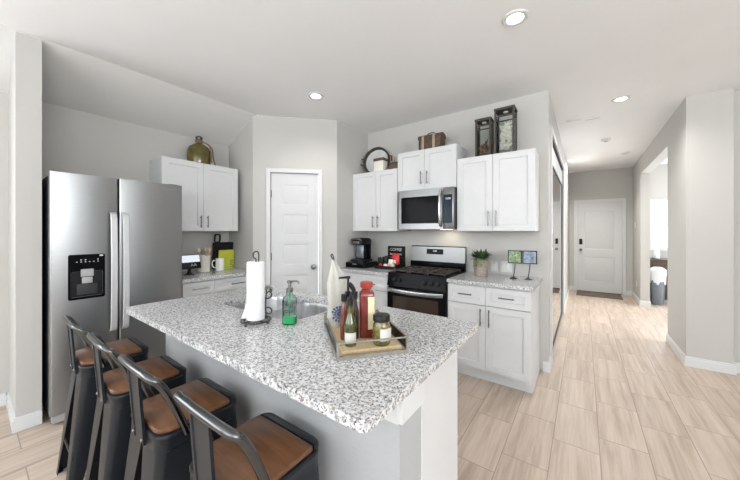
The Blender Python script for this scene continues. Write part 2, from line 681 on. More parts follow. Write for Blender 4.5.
# ---------------------------------------------------------------- room shell
CEIL = 2.743
XL = -3.70          # wall behind the fridge
YS = 3.327          # wall behind the stove
XH = -0.277         # left wall of the hall
XR = 0.844          # right wall of the hall
YE = 8.36           # end wall of the hall
YB = -4.6           # window wall behind the camera
XE = 4.6            # far right wall of the great room
SX, SZ = -3.115, 2.463

struct('floor', MB().box(XL - 0.15, XE + 0.15, YB - 0.15, YE + 0.2, -0.1, 0.0), M['floor'])
struct('ceiling', MB().box(SX, XE + 0.15, YB - 0.15, YE + 0.2, CEIL, CEIL + 0.1), M['ceiling'])
mb = MB()
mb.rings([[(SX, YB - 0.1, CEIL), (SX, YB - 0.1, CEIL + 0.1), (XL - 0.1, YB - 0.1, SZ + 0.05), (XL, YB - 0.1, SZ)],
          [(SX, 2.02, CEIL), (SX, 2.02, CEIL + 0.1), (XL - 0.1, 2.02, SZ + 0.05), (XL, 2.02, SZ)]])
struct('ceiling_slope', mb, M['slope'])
struct('wall_left', MB().box(XL - 0.12, XL, YB, 2.08, 0, SZ + 0.02), M['wall'])
# stub wall beside the fridge
mb = MB()
mb.box(XL, -3.135, 0.197, 0.318, 0, CEIL)
struct('wall_fridge_side', mb, M['wall'])
# pantry corner: short wall, diagonal door wall with opening, short wall
A = Vector((-3.157, 1.991))
u45 = Vector((1, 1)).normalized()
n45 = Vector((1, -1)).normalized()
DL = 0.986
B = A + u45 * DL
struct('wall_pantry_left', MB().box(XL, A.x, A.y, A.y + 0.09, 0, CEIL), M['wall'])
PX = Matrix.Translation((A.x, A.y, 0)) @ Matrix.Rotation(PI / 4, 4, 'Z')   # local x along the diagonal wall, front -y
D0, D1, DH = 0.198, 0.760, 2.072
mb = MB()
mb.box(0, D0, 0, 0.09, 0, CEIL, mtx=PX)
mb.box(D1, DL, 0, 0.09, 0, CEIL, mtx=PX)
mb.box(D0, D1, 0, 0.09, DH, CEIL, mtx=PX)
struct('wall_pantry_door', mb, M['wall'])
struct('wall_pantry_right', MB().box(B.x - 0.09, B.x, B.y, YS, 0, CEIL), M['wall'])
struct('wall_stove', MB().box(B.x - 0.09, XH, YS, YS + 0.12, 0, CEIL), M['wall'])
# hall left wall with an opening for the sliding closet door
CY0, CY1, CZ = 3.60, 5.80, 2.40
mb = MB()
mb.box(XH - 0.12, XH, YS + 0.12, CY0, 0, CEIL)
mb.box(XH - 0.12, XH, CY1, YE, 0, CEIL)
mb.box(XH - 0.12, XH, CY0, CY1, CZ, CEIL)
struct('wall_hall_left', mb, M['wall'])
struct('wall_closet', MB().box(XH - 0.75, XH - 0.66, YS + 0.12, CY1 + 0.2, 0, CEIL), M['wall'])
# end wall of hall and side room with window opening
WX0, WX1, WZ0, WZ1 = 1.10, 2.6, 0.98, 2.05
mb = MB()
mb.box(XH - 0.12, WX0, YE, YE + 0.12, 0, CEIL)
mb.box(WX1, XE, YE, YE + 0.12, 0, CEIL)
mb.box(WX0, WX1, YE, YE + 0.12, 0, WZ0)
mb.box(WX0, WX1, YE, YE + 0.12, WZ1, CEIL)
struct('wall_hall_end', mb, M['wall'])
# hall right wall with the plain opening
OY0, OY1, OZ = 5.145, 7.30, 2.43
YC = 4.322
mb = MB()
mb.box(XR, XR + 0.127, YC, OY0, 0, CEIL)
mb.box(XR, XR + 0.127, OY1, YE, 0, CEIL)
mb.box(XR, XR + 0.127, OY0, OY1, OZ, CEIL)
mb.box(XR + 0.127, 1.161, YC, YC + 0.127, 0, CEIL)
struct('wall_hall_right', mb, M['wall'])
struct('wall_great_room', MB().box(1.161, XE, YC + 0.07, YC + 0.16, 0, CEIL), M['wall'])
struct('wall_right', MB().box(XE, XE + 0.12, YB, YE, 0, CEIL), M['wall'])
# window wall behind the camera, three windows
mb = MB()
wins = [(-2.5, -0.7), (-0.6, 1.2), (1.3, 3.1)]
mb.box(XL, wins[0][0], YB - 0.12, YB, 0, CEIL)
mb.box(wins[2][1], XE, YB - 0.12, YB, 0, CEIL)
mb.box(wins[0][1], wins[1][0], YB - 0.12, YB, 0, CEIL)
mb.box(wins[1][1], wins[2][0], YB - 0.12, YB, 0, CEIL)
for a, b in wins:
    mb.box(a, b, YB - 0.12, YB, 0, 0.5)
    mb.box(a, b, YB - 0.12, YB, 2.4, CEIL)
struct('wall_behind', mb, M['wall'])


def window(name, x0, x1, y, z0, z1, t=0.05):
    r = sroot(name, ((x0 + x1) / 2, y, z0))
    w, h = (x1 - x0) / 2, z1 - z0
    m_ = MB()
    m_.box(-w, w, 0, t, 0, 0.05).box(-w, w, 0, t, h - 0.05, h).box(-w, -w + 0.05, 0, t, 0.05, h - 0.05).box(w - 0.05, w, 0, t, 0.05, h - 0.05)
    m_.box(-w + 0.05, w - 0.05, 0.004, t - 0.004, h / 2 - 0.025, h / 2 + 0.025)
    m_.build('window_frame', M['trim'], r)
    MB().box(-w + 0.05, w - 0.05, t / 2 - 0.003, t / 2 + 0.003, 0.05, h - 0.05).build('window_pane', M['glass'], r)
    return r


window('window_1', WX0, WX1, YE + 0.03, WZ0, WZ1)
for i, (a, b) in enumerate(wins):
    window('window_%d' % (i + 2), a, b, YB - 0.08, 0.5, 2.4)


e = 0.014
m_ = MB().box(XL, XL + e, YB, 0.183, 0, 0.08).box(XL, XL + 0.009, YB, 0.183, 0.08, 0.095)
struct('baseboard_left', m_, M['trim'], 0)
m_ = MB()
m_.box(XL + e, -3.135 + e, 0.197 - e, 0.197, 0, 0.08).box(XL + e, -3.135 + 0.009, 0.197 - 0.009, 0.197, 0.08, 0.098)
m_.box(-3.135, -3.135 + e, 0.197, 0.318, 0, 0.08).box(-3.135, -3.135 + 0.009, 0.197, 0.318, 0.08, 0.098)
struct('baseboard_fridge_side', m_, M['trim'], 0)
m_ = MB().box(0.0, D0 - 0.05, -e, 0, 0, 0.095, mtx=PX).box(D1 + 0.05, DL, -e, 0, 0, 0.095, mtx=PX)
struct('baseboard_pantry', m_, M['trim'], 0)
m_ = MB()
m_.box(-0.325, XH + e, YS - e, YS, 0, 0.08).box(-0.325, XH + 0.009, YS - 0.009, YS, 0.08, 0.098)
m_.box(XH, XH + e, YS, CY0 - 0.09, 0, 0.08).box(XH, XH + 0.009, YS, CY0 - 0.09, 0.08, 0.098)
m_.box(XH, XH + e, CY1 + 0.09, YE, 0, 0.08)
struct('baseboard_hall_left', m_, M['trim'], 0)
m_ = MB()
m_.box(XH + e, -0.19, YE - e, YE, 0, 0.095).box(0.74, XR, YE - e, YE, 0, 0.095)
struct('baseboard_hall_end', m_, M['trim'], 0)
m_ = MB()
for (t_, z0_, z1_) in ((e, 0, 0.08), (0.009, 0.08, 0.098)):
    m_.box(XR - t_, XR, YC - t_, OY0, z0_, z1_)
    m_.box(XR, 1.161 + t_, YC - t_, YC, z0_, z1_)
    m_.box(1.161, 1.161 + t_, YC, YC + 0.07, z0_, z1_)
    m_.box(1.161 + t_, XE, YC + 0.07 - t_, YC + 0.07, z0_, z1_)
    m_.box(XR - t_, XR, OY1 - t_, YE - 0.02, z0_, z1_)
    m_.box(XR, XR + 0.127 + t_, OY1 - t_, OY1, z0_, z1_)
struct('baseboard_hall_right', m_, M['trim'], 0)
m_ = MB().box(XR + 0.127, XE, YE - e, YE, 0, 0.095)
struct('baseboard_side_room', m_, M['trim'], 0)


def casing(name, w, h, cw, mtx):
    m_ = MB()
    t = 0.016
    m_.box(-cw, 0, -t, 0, 0, h + cw, 0.003, 1, mtx)
    m_.box(w, w + cw, -t, 0, 0, h + cw, 0.003, 1, mtx)
    m_.box(0, w, -t, 0, h, h + cw, 0.003, 1, mtx)
    return struct(name, m_, M['trim'], 0)


# pantry door: five panels
casing('trim_1', D1 - D0, DH, 0.050, PX @ at(D0, 0, 0))
pd = sroot('door_1', (A.x + u45.x * (D0 + 0.004) - n45.x * 0.012, A.y + u45.y * (D0 + 0.004) - n45.y * 0.012, 0.008), PI / 4)
pw, ph = D1 - D0 - 0.008, DH - 0.014
pz = [0.20, 0.465, 0.585, 0.84, 0.955, 1.21, 1.315, 1.57, 1.68, 1.93]
m_ = MB().panel_door(pw, ph, 0.036, [0.135, pw - 0.115], pz, {(1, j) for j in (1, 3, 5, 7, 9)}, 'moulded')
m_.build('door_panel', M['door'], pd)
k = MB().lathe([(0.0, 0), (0.030, 0), (0.030, 0.006), (0.012, 0.010), (0.011, 0.03), (0.026, 0.038), (0.030, 0.050), (0.024, 0.062), (0.0, 0.066)], seg=24)
k.build('door_knob', M['nickel'], pd, xf=at(pw - 0.055, 0, 0.932) @ Matrix.Rotation(PI / 2, 4, 'X'))
for z in (0.25, 1.06, 1.81):
    MB().cyl((0.004, -0.006, z - 0.045), (0.004, -0.006, z + 0.045), 0.006, seg=10).build('hinge', M['nickel'], pd)

# front door at the end of the hall: two panels, smart lock
FX0, FX1, FH = -0.125, 0.675, 2.03
casing('trim_2', FX1 - FX0, FH, 0.06, at(FX0, YE, 0))
fd = sroot('door_2', (FX0 + 0.004, YE - 0.012, 0.012))
fw, fh = FX1 - FX0 - 0.008, FH - 0.016
m_ = MB().panel_door(fw, fh, 0.011, [0.125, fw - 0.125], [0.22, 0.78, 0.95, 1.83], {(1, 1), (1, 3)}, 'moulded')
m_.build('door_panel', M['door'], fd)
MB().box(0.035, 0.095, -0.024, 0, 1.06, 1.19, 0.012).build('smart_lock', M['black'], fd)
k = MB().lathe([(0, 0), (0.032, 0), (0.032, 0.008), (0.012, 0.012), (0.011, 0.035), (0.027, 0.045), (0.029, 0.058), (0, 0.068)], seg=20)
k.build('door_knob', M['nickel'], fd, xf=at(0.065, 0, 0.94) @ Matrix.Rotation(PI / 2, 4, 'X'))
MB().box(0.0, fw, -0.02, 0, -0.012, 0.0).build('threshold', M['brown_wood'], fd)

# sliding mirror door in the hall's left wall
m_ = MB()
m_.box(XH, XH + 0.014, CY0 - 0.09, CY0, 0, CZ + 0.06).box(XH, XH + 0.014, CY1, CY1 + 0.09, 0, CZ + 0.06)
m_.box(XH, XH + 0.014, CY0, CY1, CZ, CZ + 0.06)
struct('trim_3', m_, M['trim'], 0)
m_ = MB().box(XH - 0.06, XH + 0.002, CY0 + 0.005, CY1 - 0.005, CZ - 0.022, CZ)
struct('trim_4', m_, M['dark_grey'], 0, 'dark metal sliding track')
md = sroot('door_3', (XH - 0.045, CY0 + 0.12, 0.03))
ML, MHh = CY1 - CY0 - 0.13, 2.10
MB().box(0, 0.03, 0.02, ML - 0.02, 0.03, MHh - 0.02).build('mirror_panel', M['mirror'], md)
m_ = MB()
m_.box(-0.004, 0.036, 0, 0.02, 0, MHh).box(-0.004, 0.036, ML - 0.02, ML, 0, MHh).box(-0.004, 0.036, 0.02, ML - 0.02, 0, 0.03)
m_.box(-0.004, 0.036, 0.02, ML - 0.02, MHh - 0.02, MHh)
m_.build('door_frame', M['dark_grey'], md)
m_ = MB().box(0.036, 0.052, 0.0, 0.045, 1.16, 1.32, 0.004)
m_.build('door_pull', M['black'], md)
m_ = MB().box(0.002, 0.03, 0.02, ML, MHh + 0.001, CZ - 0.08)
m_.build('upper_panel', M['door'], md)

# ---------------------------------------------------------------- recessed lights, ceiling fittings
def recessed(x, y, label, power):
    t = thing('recessed_light', label, 'ceiling light', (x, y, CEIL), 0, 'recessed ceiling lights')
    m_ = MB()
    prof = [(0.050, -0.001), (0.052, -0.006), (0.070, -0.009), (0.078, -0.005), (0.080, 0.0), (0.060, 0.0)]
    rings = [[(r * math.cos(2 * PI * k / 28), r * math.sin(2 * PI * k / 28), z) for k in range(28)] for r, z in prof]
    m_.rings(rings, loop=True)
    m_.build('trim_ring', M['trim'], t)
    MB().lathe([(0, -0.0015), (0.0495, -0.0015), (0.0495, -0.004), (0, -0.005)], seg=28).build('lens', M['lamp'], t)
    d = bpy.data.lights.new('bulb', 'SPOT')
    d.energy = power
    d.spot_size = math.radians(150)
    d.spot_blend = 0.9
    d.shadow_soft_size = 0.05
    d.color = (1.0, 0.975, 0.94)
    lo = bpy.data.objects.new('bulb', d)
    lo.location = (0, 0, -0.02)
    COL.objects.link(lo)
    lo.parent = t
    return t


recessed(-0.358, 2.079, 'lit recessed ceiling light above the island, biggest and nearest', 13)
recessed(-2.197, 2.087, 'lit recessed ceiling light before the pantry door', 26)
recessed(0.312, 3.997, 'lit recessed ceiling light at the mouth of the hall', 80)
recessed(-0.19, 6.9, 'lit recessed ceiling light deep in the hall near the front door', 150)
m_ = MB().lathe([(0, -0.034), (0.045, -0.034), (0.058, -0.026), (0.062, 0.0), (0, 0)], seg=26)
t = thing('smoke_detector', 'round white smoke detector in the middle of the hall ceiling', 'smoke detector', (0.267, 5.6, CEIL - 0.0005))
m_.build('cover', M['white_pl'], t)
MB().lathe([(0, -0.04), (0.02, -0.04), (0.026, -0.0345), (0, -0.0345)], seg=18).build('sensor_grille', M['grey_pl'], t)
t = thing('alarm_sensor', 'small white round sensor on the hall ceiling beside the right wall', 'smoke detector', (0.58, 6.75, CEIL - 0.0005))
MB().lathe([(0, -0.022), (0.062, -0.020), (0.072, -0.008), (0.074, 0.0), (0, 0)], seg=26).build('cover', M['white_pl'], t)
MB().box(-0.03, 0.03, -0.012, 0.012, -0.026, -0.0225).build('sensor_grille', M['grey_pl'], t)
for (x, y, lb) in ((-0.108, 4.40, 'narrow white ceiling plate left of the other, over the hall mouth'),
                   (0.085, 4.47, 'narrow white ceiling plate right of the other, over the hall mouth')):
    t = thing('ceiling_plate', lb, 'fitting', (x, y, CEIL - 0.0005), 0, 'ceiling plates')  # narrow white marks on the ceiling, built as plain plates
    MB().box(-0.075, 0.075, -0.025, 0.025, -0.010, 0, 0.003, 1).build('plate_frame', M['white_pl'], t)
    MB().box(-0.06, 0.06, -0.010, 0.010, -0.013, -0.0102).build('plate_strip', M['trim'], t)


def plate(name, label, cat, loc, rz, kind, group=None, w=0.072):
    t = thing(name, label, cat, loc, rz, group)
    MB().box(-w / 2, w / 2, -0.006, 0, -0.0575, 0.0575, 0.003, 2).build('cover_plate', M['white_pl'], t)
    if kind == 'outlet':
        for dz in (0.021, -0.021):
            s = MB().box(-0.016, 0.016, -0.008, -0.0055, dz - 0.013, dz + 0.013, 0.003).build('socket', M['white_cer'], t)
            MB().box(-0.007, -0.005, -0.0085, -0.0079, dz - 0.005, dz + 0.005).box(0.005, 0.007, -0.0085, -0.0079, dz - 0.005, dz + 0.005).build('slot', M['dark_grey'], s)
    else:
        n = 2 if w > 0.1 else 1
        for i in range(n):
            cx = (i - (n - 1) / 2) * 0.046
            MB().box(cx - 0.016, cx + 0.016, -0.010, -0.0055, -0.032, 0.032, 0.003).build('rocker', M['white_cer'], t)
    return t


plate('wall_outlet', 'white wall outlet beside the potted succulent', 'outlet', (-0.775, YS - 0.001, 1.0), 0, 'outlet')
plate('wall_switch', 'white double switch plate behind the picture stands', 'switch', (-0.655, YS - 0.001, 1.0), 0, 'switch', w=0.115)
plate('wall_switch', 'white switch plate on the right hall wall near the front door', 'switch', (XR - 0.001, 7.93, 1.50), -PI / 2, 'switch', w=0.115)
plate('wall_outlet', 'white outlet low on the right hall wall near the front door', 'outlet', (XR - 0.001, 7.78, 0.33), -PI / 2, 'outlet')

# ---------------------------------------------------------------- cabinets


def bar_pull(length, vertical):
    m_ = MB()
    l = length / 2
    if vertical:
        m_.tube([(0, -0.030, -l), (0, -0.030, l)], 0.0055, 10)
        for s in (-0.72, 0.72):
            m_.cyl((0, 0.0, s * l), (0, -0.030, s * l), 0.0042, seg=8)
    else:
        m_.tube([(-l, -0.030, 0), (l, -0.030, 0)], 0.0055, 10)
        for s in (-0.72, 0.72):
            m_.cyl((s * l, 0, 0), (s * l, -0.030, 0), 0.0042, seg=8)
    return m_


def front_piece(name, parent, x0, x1, z0, z1, handle, rail=0.055, hl=0.15, hpos=None):
    w, h = x1 - x0, z1 - z0
    r = min(rail, h * 0.3)
    o = MB().panel_door(w, h, 0.019, [r, w - r], [r, h - r], {(1, 1)}).build(name, M['cab'], parent, 0, xf=at(x0, 0, z0))
    if handle:
        hx, hz = hpos
        bar_pull(hl, handle == 'v').build('handle', M['nickel'], o, xf=at(hx, 0, hz))
    return o


def base_cab(label, loc, rz, W, D, pieces, right_panel=False):
    """local: front of the doors at y=0 facing -y, x from 0 to W"""
    t = thing('base_cabinet', label, 'cabinet', loc, rz, 'base cabinets')
    MB().box(0, W, 0.021, D, 0.098, 0.882).build('cabinet_body', M['cab'], t, 0)
    m_ = MB().box(0, W - 0.0165, 0.075, 0.09, 0, 0.0975)
    if right_panel:
        m_.box(W - 0.016, W, 0.075, D, 0, 0.0975)
    m_.build('toe_kick', M['cab'], t, 0)
    for p in pieces:
        front_piece(*([p[0], t] + list(p[1:])))
    return t


def wall_cab(label, loc, rz, W, D, z0, z1, pieces):
    t = thing('wall_cabinet', label, 'cabinet', loc, rz, 'wall cabinets')
    MB().box(0, W, 0.021, D, z0, z1).build('cabinet_body', M['cab'], t, 0)
    for p in pieces:
        front_piece(*([p[0], t] + list(p[1:])))
    return t


G = 0.0015
YD = 2.735   # door faces of the stove-wall base cabinets
# right of the stove
x0, x1 = -1.062, -0.351
W = x1 - x0
sp = -0.713 - x0
base_cab('white base cabinet with two drawers and two doors right of the stove', (x0, YD, 0), 0, W, YS - YD - 0.002, [
    ('drawer', G, sp - G, 0.705, 0.866, 'h', 0.045, 0.125, (-0.891 - x0, 0.790)),
    ('drawer', sp + G, W - G, 0.705, 0.866, 'h', 0.045, 0.125, (-0.536 - x0, 0.792)),
    ('door', G, sp - G, 0.125, 0.698, 'v', 0.055, 0.155, (sp - 0.038, 0.597)),
    ('door', sp + G, W - G, 0.125, 0.698, 'v', 0.055, 0.155, (sp + 0.035, 0.597)),
], True)
# left of the stove
x0, x1 = -2.455, -1.745
W = x1 - x0
sp = 0.285
base_cab('white base cabinet with drawer stack left of the stove under the coffee maker', (x0, YD, 0), 0, W, YS - YD - 0.002, [
    ('drawer', G, sp - G, 0.705, 0.866, None, 0.045),
    ('drawer', sp + G, W - G, 0.705, 0.866, 'h', 0.045, 0.125, (0.49, 0.77)),
    ('door', G, sp - G, 0.125, 0.698, 'v', 0.055, 0.155, (sp - 0.038, 0.597)),
    ('drawer', sp + G, W - G, 0.42, 0.698, 'h', 0.05, 0.125, (0.49, 0.57)),
    ('drawer', sp + G, W - G, 0.125, 0.413, 'h', 0.05, 0.125, (0.49, 0.30)),
])
# fridge wall
XD = -3.075
y0, y1 = 1.205, 1.985
W = y1 - y0
sp = 1.506 - y0
base_cab('white base cabinet between the fridge and the pantry wall', (XD, y0, 0), PI / 2, W, XD - XL - 0.002, [
    ('drawer', G, sp - G, 0.745, 0.866, 'h', 0.035, 0.15, (sp * 0.5, 0.805)),
    ('drawer', sp + G, W - G, 0.745, 0.866, 'h', 0.035, 0.15, (sp + (W - sp) * 0.5, 0.805)),
    ('door', G, sp - G, 0.125, 0.738, None, 0.055),
    ('door', sp + G, W - G, 0.125, 0.738, None, 0.055),
])
ZU = 1.372
YU = 2.997
x0, x1 = -2.4585, -1.781
W = x1 - x0
sp = -2.090 - x0
hz = 1.488
wall_cab('white two-door wall cabinet left of the microwave under the round tray', (x0, YU, 0), 0, W, YS - YU - 0.001, ZU, 2.119, [
    ('door', G, sp - G, ZU + 0.002, 2.117, 'v', 0.058, 0.145, (sp - 0.036, hz)),
    ('door', sp + G, W - G, ZU + 0.002, 2.117, 'v', 0.058, 0.145, (sp + 0.036, hz))])
x0, x1 = -1.777, -1.069
W = x1 - x0
sp = -1.432 - x0
wall_cab('short white two-door wall cabinet above the microwave', (x0, YU, 0), 0, W, YS - YU - 0.001, 1.83, 2.285, [
    ('door', G, sp - G, 1.832, 2.283, 'v', 0.058, 0.145, (sp - 0.036, 1.965)),
    ('door', sp + G, W - G, 1.832, 2.283, 'v', 0.058, 0.145, (sp + 0.036, 1.965))])
x0, x1 = -1.064, -0.351
W = x1 - x0
sp = -0.715 - x0
wall_cab('white two-door wall cabinet right of the microwave under the lanterns', (x0, YU, 0), 0, W, YS - YU - 0.001, ZU, 2.119, [
    ('door', G, sp - G, ZU + 0.002, 2.117, 'v', 0.058, 0.15, (sp - 0.036, 1.496)),
    ('door', sp + G, W - G, ZU + 0.002, 2.117, 'v', 0.058, 0.15, (sp + 0.036, 1.496))])
y0, y1 = 1.135, 1.926
W = y1 - y0
sp = 1.530 - y0
wall_cab('white two-door wall cabinet beside the fridge under the green demijohn', (-3.37, y0, 0), PI / 2, W, -3.37 - XL - 0.001, ZU, 2.117, [
    ('door', G, sp - G, ZU + 0.002, 2.115, 'v', 0.058, 0.13, (sp - 0.036, 1.475)),
    ('door', sp + G, W - G, ZU + 0.002, 2.115, 'v', 0.058, 0.13, (sp + 0.036, 1.475))])


def slab(name, label, outline, holes=(), z0=0.8835, z1=0.914):
    m_ = MB().prism(outline, z0, z1, holes)
    return tag(m_.build(name, M['granite'], None, 40), label, 'countertop')


slab('countertop', 'grey speckled granite countertop right of the stove', rrect(-1.064, -0.328, 2.710, YS - 0.001, (0.012, 0.0, 0.0, 0.003), 4))
slab('countertop', 'grey speckled granite countertop left of the stove, in the corner', rrect(B.x + 0.002, -1.743, 2.710, YS - 0.001, 0.002, 1))
slab('countertop', 'grey speckled granite countertop between fridge and pantry wall', rrect(XL + 0.001, -3.045, 1.190, 1.989, 0.003, 1))

# ---------------------------------------------------------------- refrigerator
fr = thing('refrigerator', 'stainless steel side-by-side refrigerator with water dispenser', 'refrigerator', (-3.34, 0.757, 0))
RX = Matrix.Translation((0, 0, 0)) @ Matrix.Rotation(PI / 2, 4, 'Z')    # local front -y -> +x
FW0, FW1, FS = -0.416, 0.416, -0.044
# local y: front of doors at y=-0.345, body back at 0.34
MB().box(FW0 + 0.004, FW1 - 0.004, -0.27, 0.345, 0.035, 1.772, 0.004).build('cabinet_body', M['dark_grey'], fr, xf=RX)


def fdoor(a, b):
    pts = rrect(a, b, -0.345, -0.274, (0.012, 0.004, 0.004, 0.012), 4)
    return MB().prism(pts, 0.075, 1.79)


dl = fdoor(FW0, FS - 0.004).build('freezer_door', M['steel'], fr, xf=RX)
dr = fdoor(FS + 0.004, FW1).build('refrigerator_door', M['steel'], fr, xf=RX)
for par, c in ((dl, FS - 0.038), (dr, FS + 0.036)):
    m_ = MB()
    prof = smooth_path([(c, -0.346, 0.59), (c, -0.385, 0.63), (c, -0.398, 0.85), (c, -0.402, 1.06), (c, -0.398, 1.28), (c, -0.385, 1.48), (c, -0.346, 1.52)], 6)
    rings = []
    for q in prof:
        rings.append([(q.x - 0.021, q.y - 0.004, q.z), (q.x - 0.016, q.y - 0.010, q.z), (q.x + 0.016, q.y - 0.010, q.z), (q.x + 0.021, q.y - 0.004, q.z), (q.x + 0.019, q.y + 0.007, q.z), (q.x - 0.019, q.y + 0.007, q.z)])
    m_.rings(rings)
    m_.build('door_handle', M['white_handle'], par, xf=RX)
# dispenser in the freezer door
d0, d1 = 0.4285 - 0.757, 0.630 - 0.757
dz0, dz1 = 0.869, 1.199
m_ = MB()
out = [(x, z) for x, z in rrect(d0, d1, dz0, dz1, 0.012, 4)]
hole = [(x, z) for x, z in rrect(d0 + 0.012, d1 - 0.012, dz0 + 0.018, 1.075, 0.008, 3)]
m_.prism(out, 0.3452, 0.352, [hole], mtx=Matrix.Rotation(PI / 2, 4, 'X'))
disp = m_.build('dispenser_panel', M['gloss_black'], dl, xf=RX)
m_ = MB()
m_.box(d0 + 0.013, d1 - 0.013, -0.3462, -0.3455, dz0 + 0.019, 1.074)
m_.build('dispenser_recess', M['black'], disp, xf=RX)
m_ = MB().box(d0 + 0.066, d1 - 0.066, -0.360, -0.347, 1.035, 1.09, 0.003).box(d0 + 0.072, d1 - 0.072, -0.358, -0.347, 0.985, 1.03, 0.003)
m_.build('dispenser_spout', M['grey_pl'], disp, xf=RX)
m_ = MB().box(d0 + 0.045, d1 - 0.045, -0.353, -0.347, 0.905, 0.98, 0.003)
m_.build('dispenser_paddle', M['dark_grey'], disp, xf=RX)
m_ = MB()
for i in range(6):
    xx = d0 + 0.045 + i * 0.023
    m_.box(xx - 0.004, xx + 0.004, -0.3535, -0.352, 1.142, 1.146)
for i in (1, 2, 5):
    xx = d0 + 0.045 + i * 0.023
    m_.box(xx - 0.0035, xx + 0.0035, -0.3535, -0.352, 1.156, 1.162)
m_.build('icon_lettering', M['silver_text'], disp, 0, xf=RX)
MB().box(d1 - 0.032, d1 - 0.012, -0.3535, -0.352, 1.182, 1.193).build('energy_sticker', M['silver_text'], disp, 0, xf=RX)
MB().box(FW0 + 0.012, FW1 - 0.012, -0.335, -0.27, 0.016, 0.07, 0.004).build('toe_grille', M['grey_pl'], fr, xf=RX)
for sx in (-1, 1):
    for fy in (-0.20, 0.25):
        MB().cyl((sx * 0.37, fy, 0.0), (sx * 0.37, fy, 0.0345), 0.02, seg=14).build('leveling_foot', M['dark_grey'], fr, xf=RX)
    MB().box(sx * 0.36 - 0.04, sx * 0.36 + 0.04, -0.30, -0.22, 1.773, 1.80, 0.006).build('hinge_cover', M['dark_grey'], fr, xf=RX)
text('maker_badge', 'Whirlpool', 0.022, M['grey_pl'], dr, RX @ at(0.305, -0.3455, 1.742) @ FRONT)

# ---------------------------------------------------------------- range
RX0, RX1 = -1.738, -1.068
RW = RX1 - RX0
rg = thing('range', 'black and stainless gas range in the middle of the stove wall', 'stove', (RX0, 2.70, 0))
MB().box(0.002, RW - 0.002, 0.042, 0.615, 0.03, 0.893).build('range_body', M['dark_grey'], rg, 0)
for sx in (0.05, RW - 0.05):
    for sy in (0.09, 0.55):
        MB().cyl((sx, sy, 0), (sx, sy, 0.032), 0.018, seg=12).build('leveling_foot', M['black'], rg)
MB().box(0.004, RW - 0.004, 0.008, 0.040, 0.05, 0.215, 0.006).build('storage_drawer', M['gloss_black'], rg)
od = MB().box(0.004, RW - 0.004, 0.0, 0.040, 0.225, 0.775, 0.006).build('oven_door', M['gloss_black'], rg)
MB().box(0.075, RW - 0.075, -0.0035, -0.0002, 0.30, 0.685, 0.001, 1).build('oven_window', M['oven_glass'], od)
# handle: broad bowed steel bar
m_ = MB()
rings = []
for i in range(17):
    s = i / 16
    x = 0.02 + s * (RW - 0.04)
    bow = 0.018 * math.sin(PI * s)
    end = min(1, min(s, 1 - s) / 0.06)
    y = -0.030 - bow * 0.8 + (1 - end) * 0.012
    zc = 0.748 - bow * 0.6
    hh = 0.024
    rings.append([(x, y - 0.012, zc - hh * 0.6), (x, y - 0.014, zc), (x, y - 0.010, zc + hh * 0.8), (x, y, zc + hh), (x, y + 0.010, zc + hh * 0.5), (x, y + 0.010, zc - hh * 0.6), (x, y, zc - hh)])
m_.rings(rings)
m_.box(0.03, 0.06, -0.03, -0.0005, 0.736, 0.760).box(RW - 0.06, RW - 0.03, -0.03, -0.0005, 0.736, 0.760)
m_.build('oven_handle', M['steel_v'], od)
m_ = MB()
m_.rings([[(0.002, 0.0, 0.785), (0.002, 0.028, 0.925), (0.002, 0.09, 0.925), (0.002, 0.09, 0.785)],
          [(RW - 0.002, 0.0, 0.785), (RW - 0.002, 0.028, 0.925), (RW - 0.002, 0.09, 0.925), (RW - 0.002, 0.09, 0.785)]])
cp = m_.build('control_panel', M['gloss_black'], rg, 0)
kn_tilt = math.atan2(0.028, 0.14)
for x in (0.085, 0.155, RW - 0.225, RW - 0.155, RW - 0.085):
    m_ = MB().lathe([(0, 0), (0.026, 0), (0.026, 0.006), (0.021, 0.009), (0.019, 0.028), (0, 0.030)], seg=20)
    m_.box(-0.004, 0.004, -0.019, 0.019, 0.024, 0.036, 0.002)
    m_.build('control_knob', M['black'], cp, xf=at(x, 0.0135, 0.852) @ Matrix.Rotation(PI / 2 - kn_tilt, 4, 'X'))
MB().box(0.0, RW, 0.03, 0.615, 0.8935, 0.925, 0.006).build('cooktop', M['gloss_black'], rg)
gw = (RW - 0.05) / 3
for i in range(3):
    a = 0.025 + i * gw + 0.004
    b = a + gw - 0.008
    m_ = MB()
    z = 0.950
    for yy in (0.065, 0.515):
        m_.box(a, b, yy - 0.006, yy + 0.006, z - 0.010, z, 0.002, 1)
    for xx in (a + 0.006, b - 0.006):
        m_.box(xx - 0.006, xx + 0.006, 0.071, 0.509, z - 0.010, z, 0.002, 1)
    for q in (0.20, 0.29, 0.38):
        m_.box(a + 0.012, b - 0.012, q - 0.005, q + 0.005, z - 0.009, z - 0.001, 0.002, 1)
    m_.box((a + b) / 2 - 0.005, (a + b) / 2 + 0.005, 0.071, 0.509, z - 0.009, z - 0.0005)
    for xx in (a + 0.01, b - 0.01):
        for yy in (0.07, 0.51):
            m_.box(xx - 0.006, xx + 0.006, yy - 0.006, yy + 0.006, 0.9255, z - 0.009)
    m_.build('burner_grate', M['iron'], rg, 0)
    for yy in ((0.165, 0.42) if i != 1 else (0.29,)):
        MB().lathe([(0, 0), (0.042, 0), (0.042, 0.006), (0.03, 0.007), (0.03, 0.013), (0, 0.014)], c=((a + b) / 2, yy, 0.9252), seg=20).build('burner', M['black'], rg)
m_ = MB()
m_.box(0.0, RW, 0.54, 0.60, 0.9255, 1.012, 0.004)
m_.build('backguard_base', M['gloss_black'], rg)
m_ = MB()
m_.rings([[(x, 0.565, 1.012), (x, 0.572, 1.185), (x, 0.584, 1.195), (x, 0.615, 1.195), (x, 0.615, 1.012)] for x in (0.0, RW)])
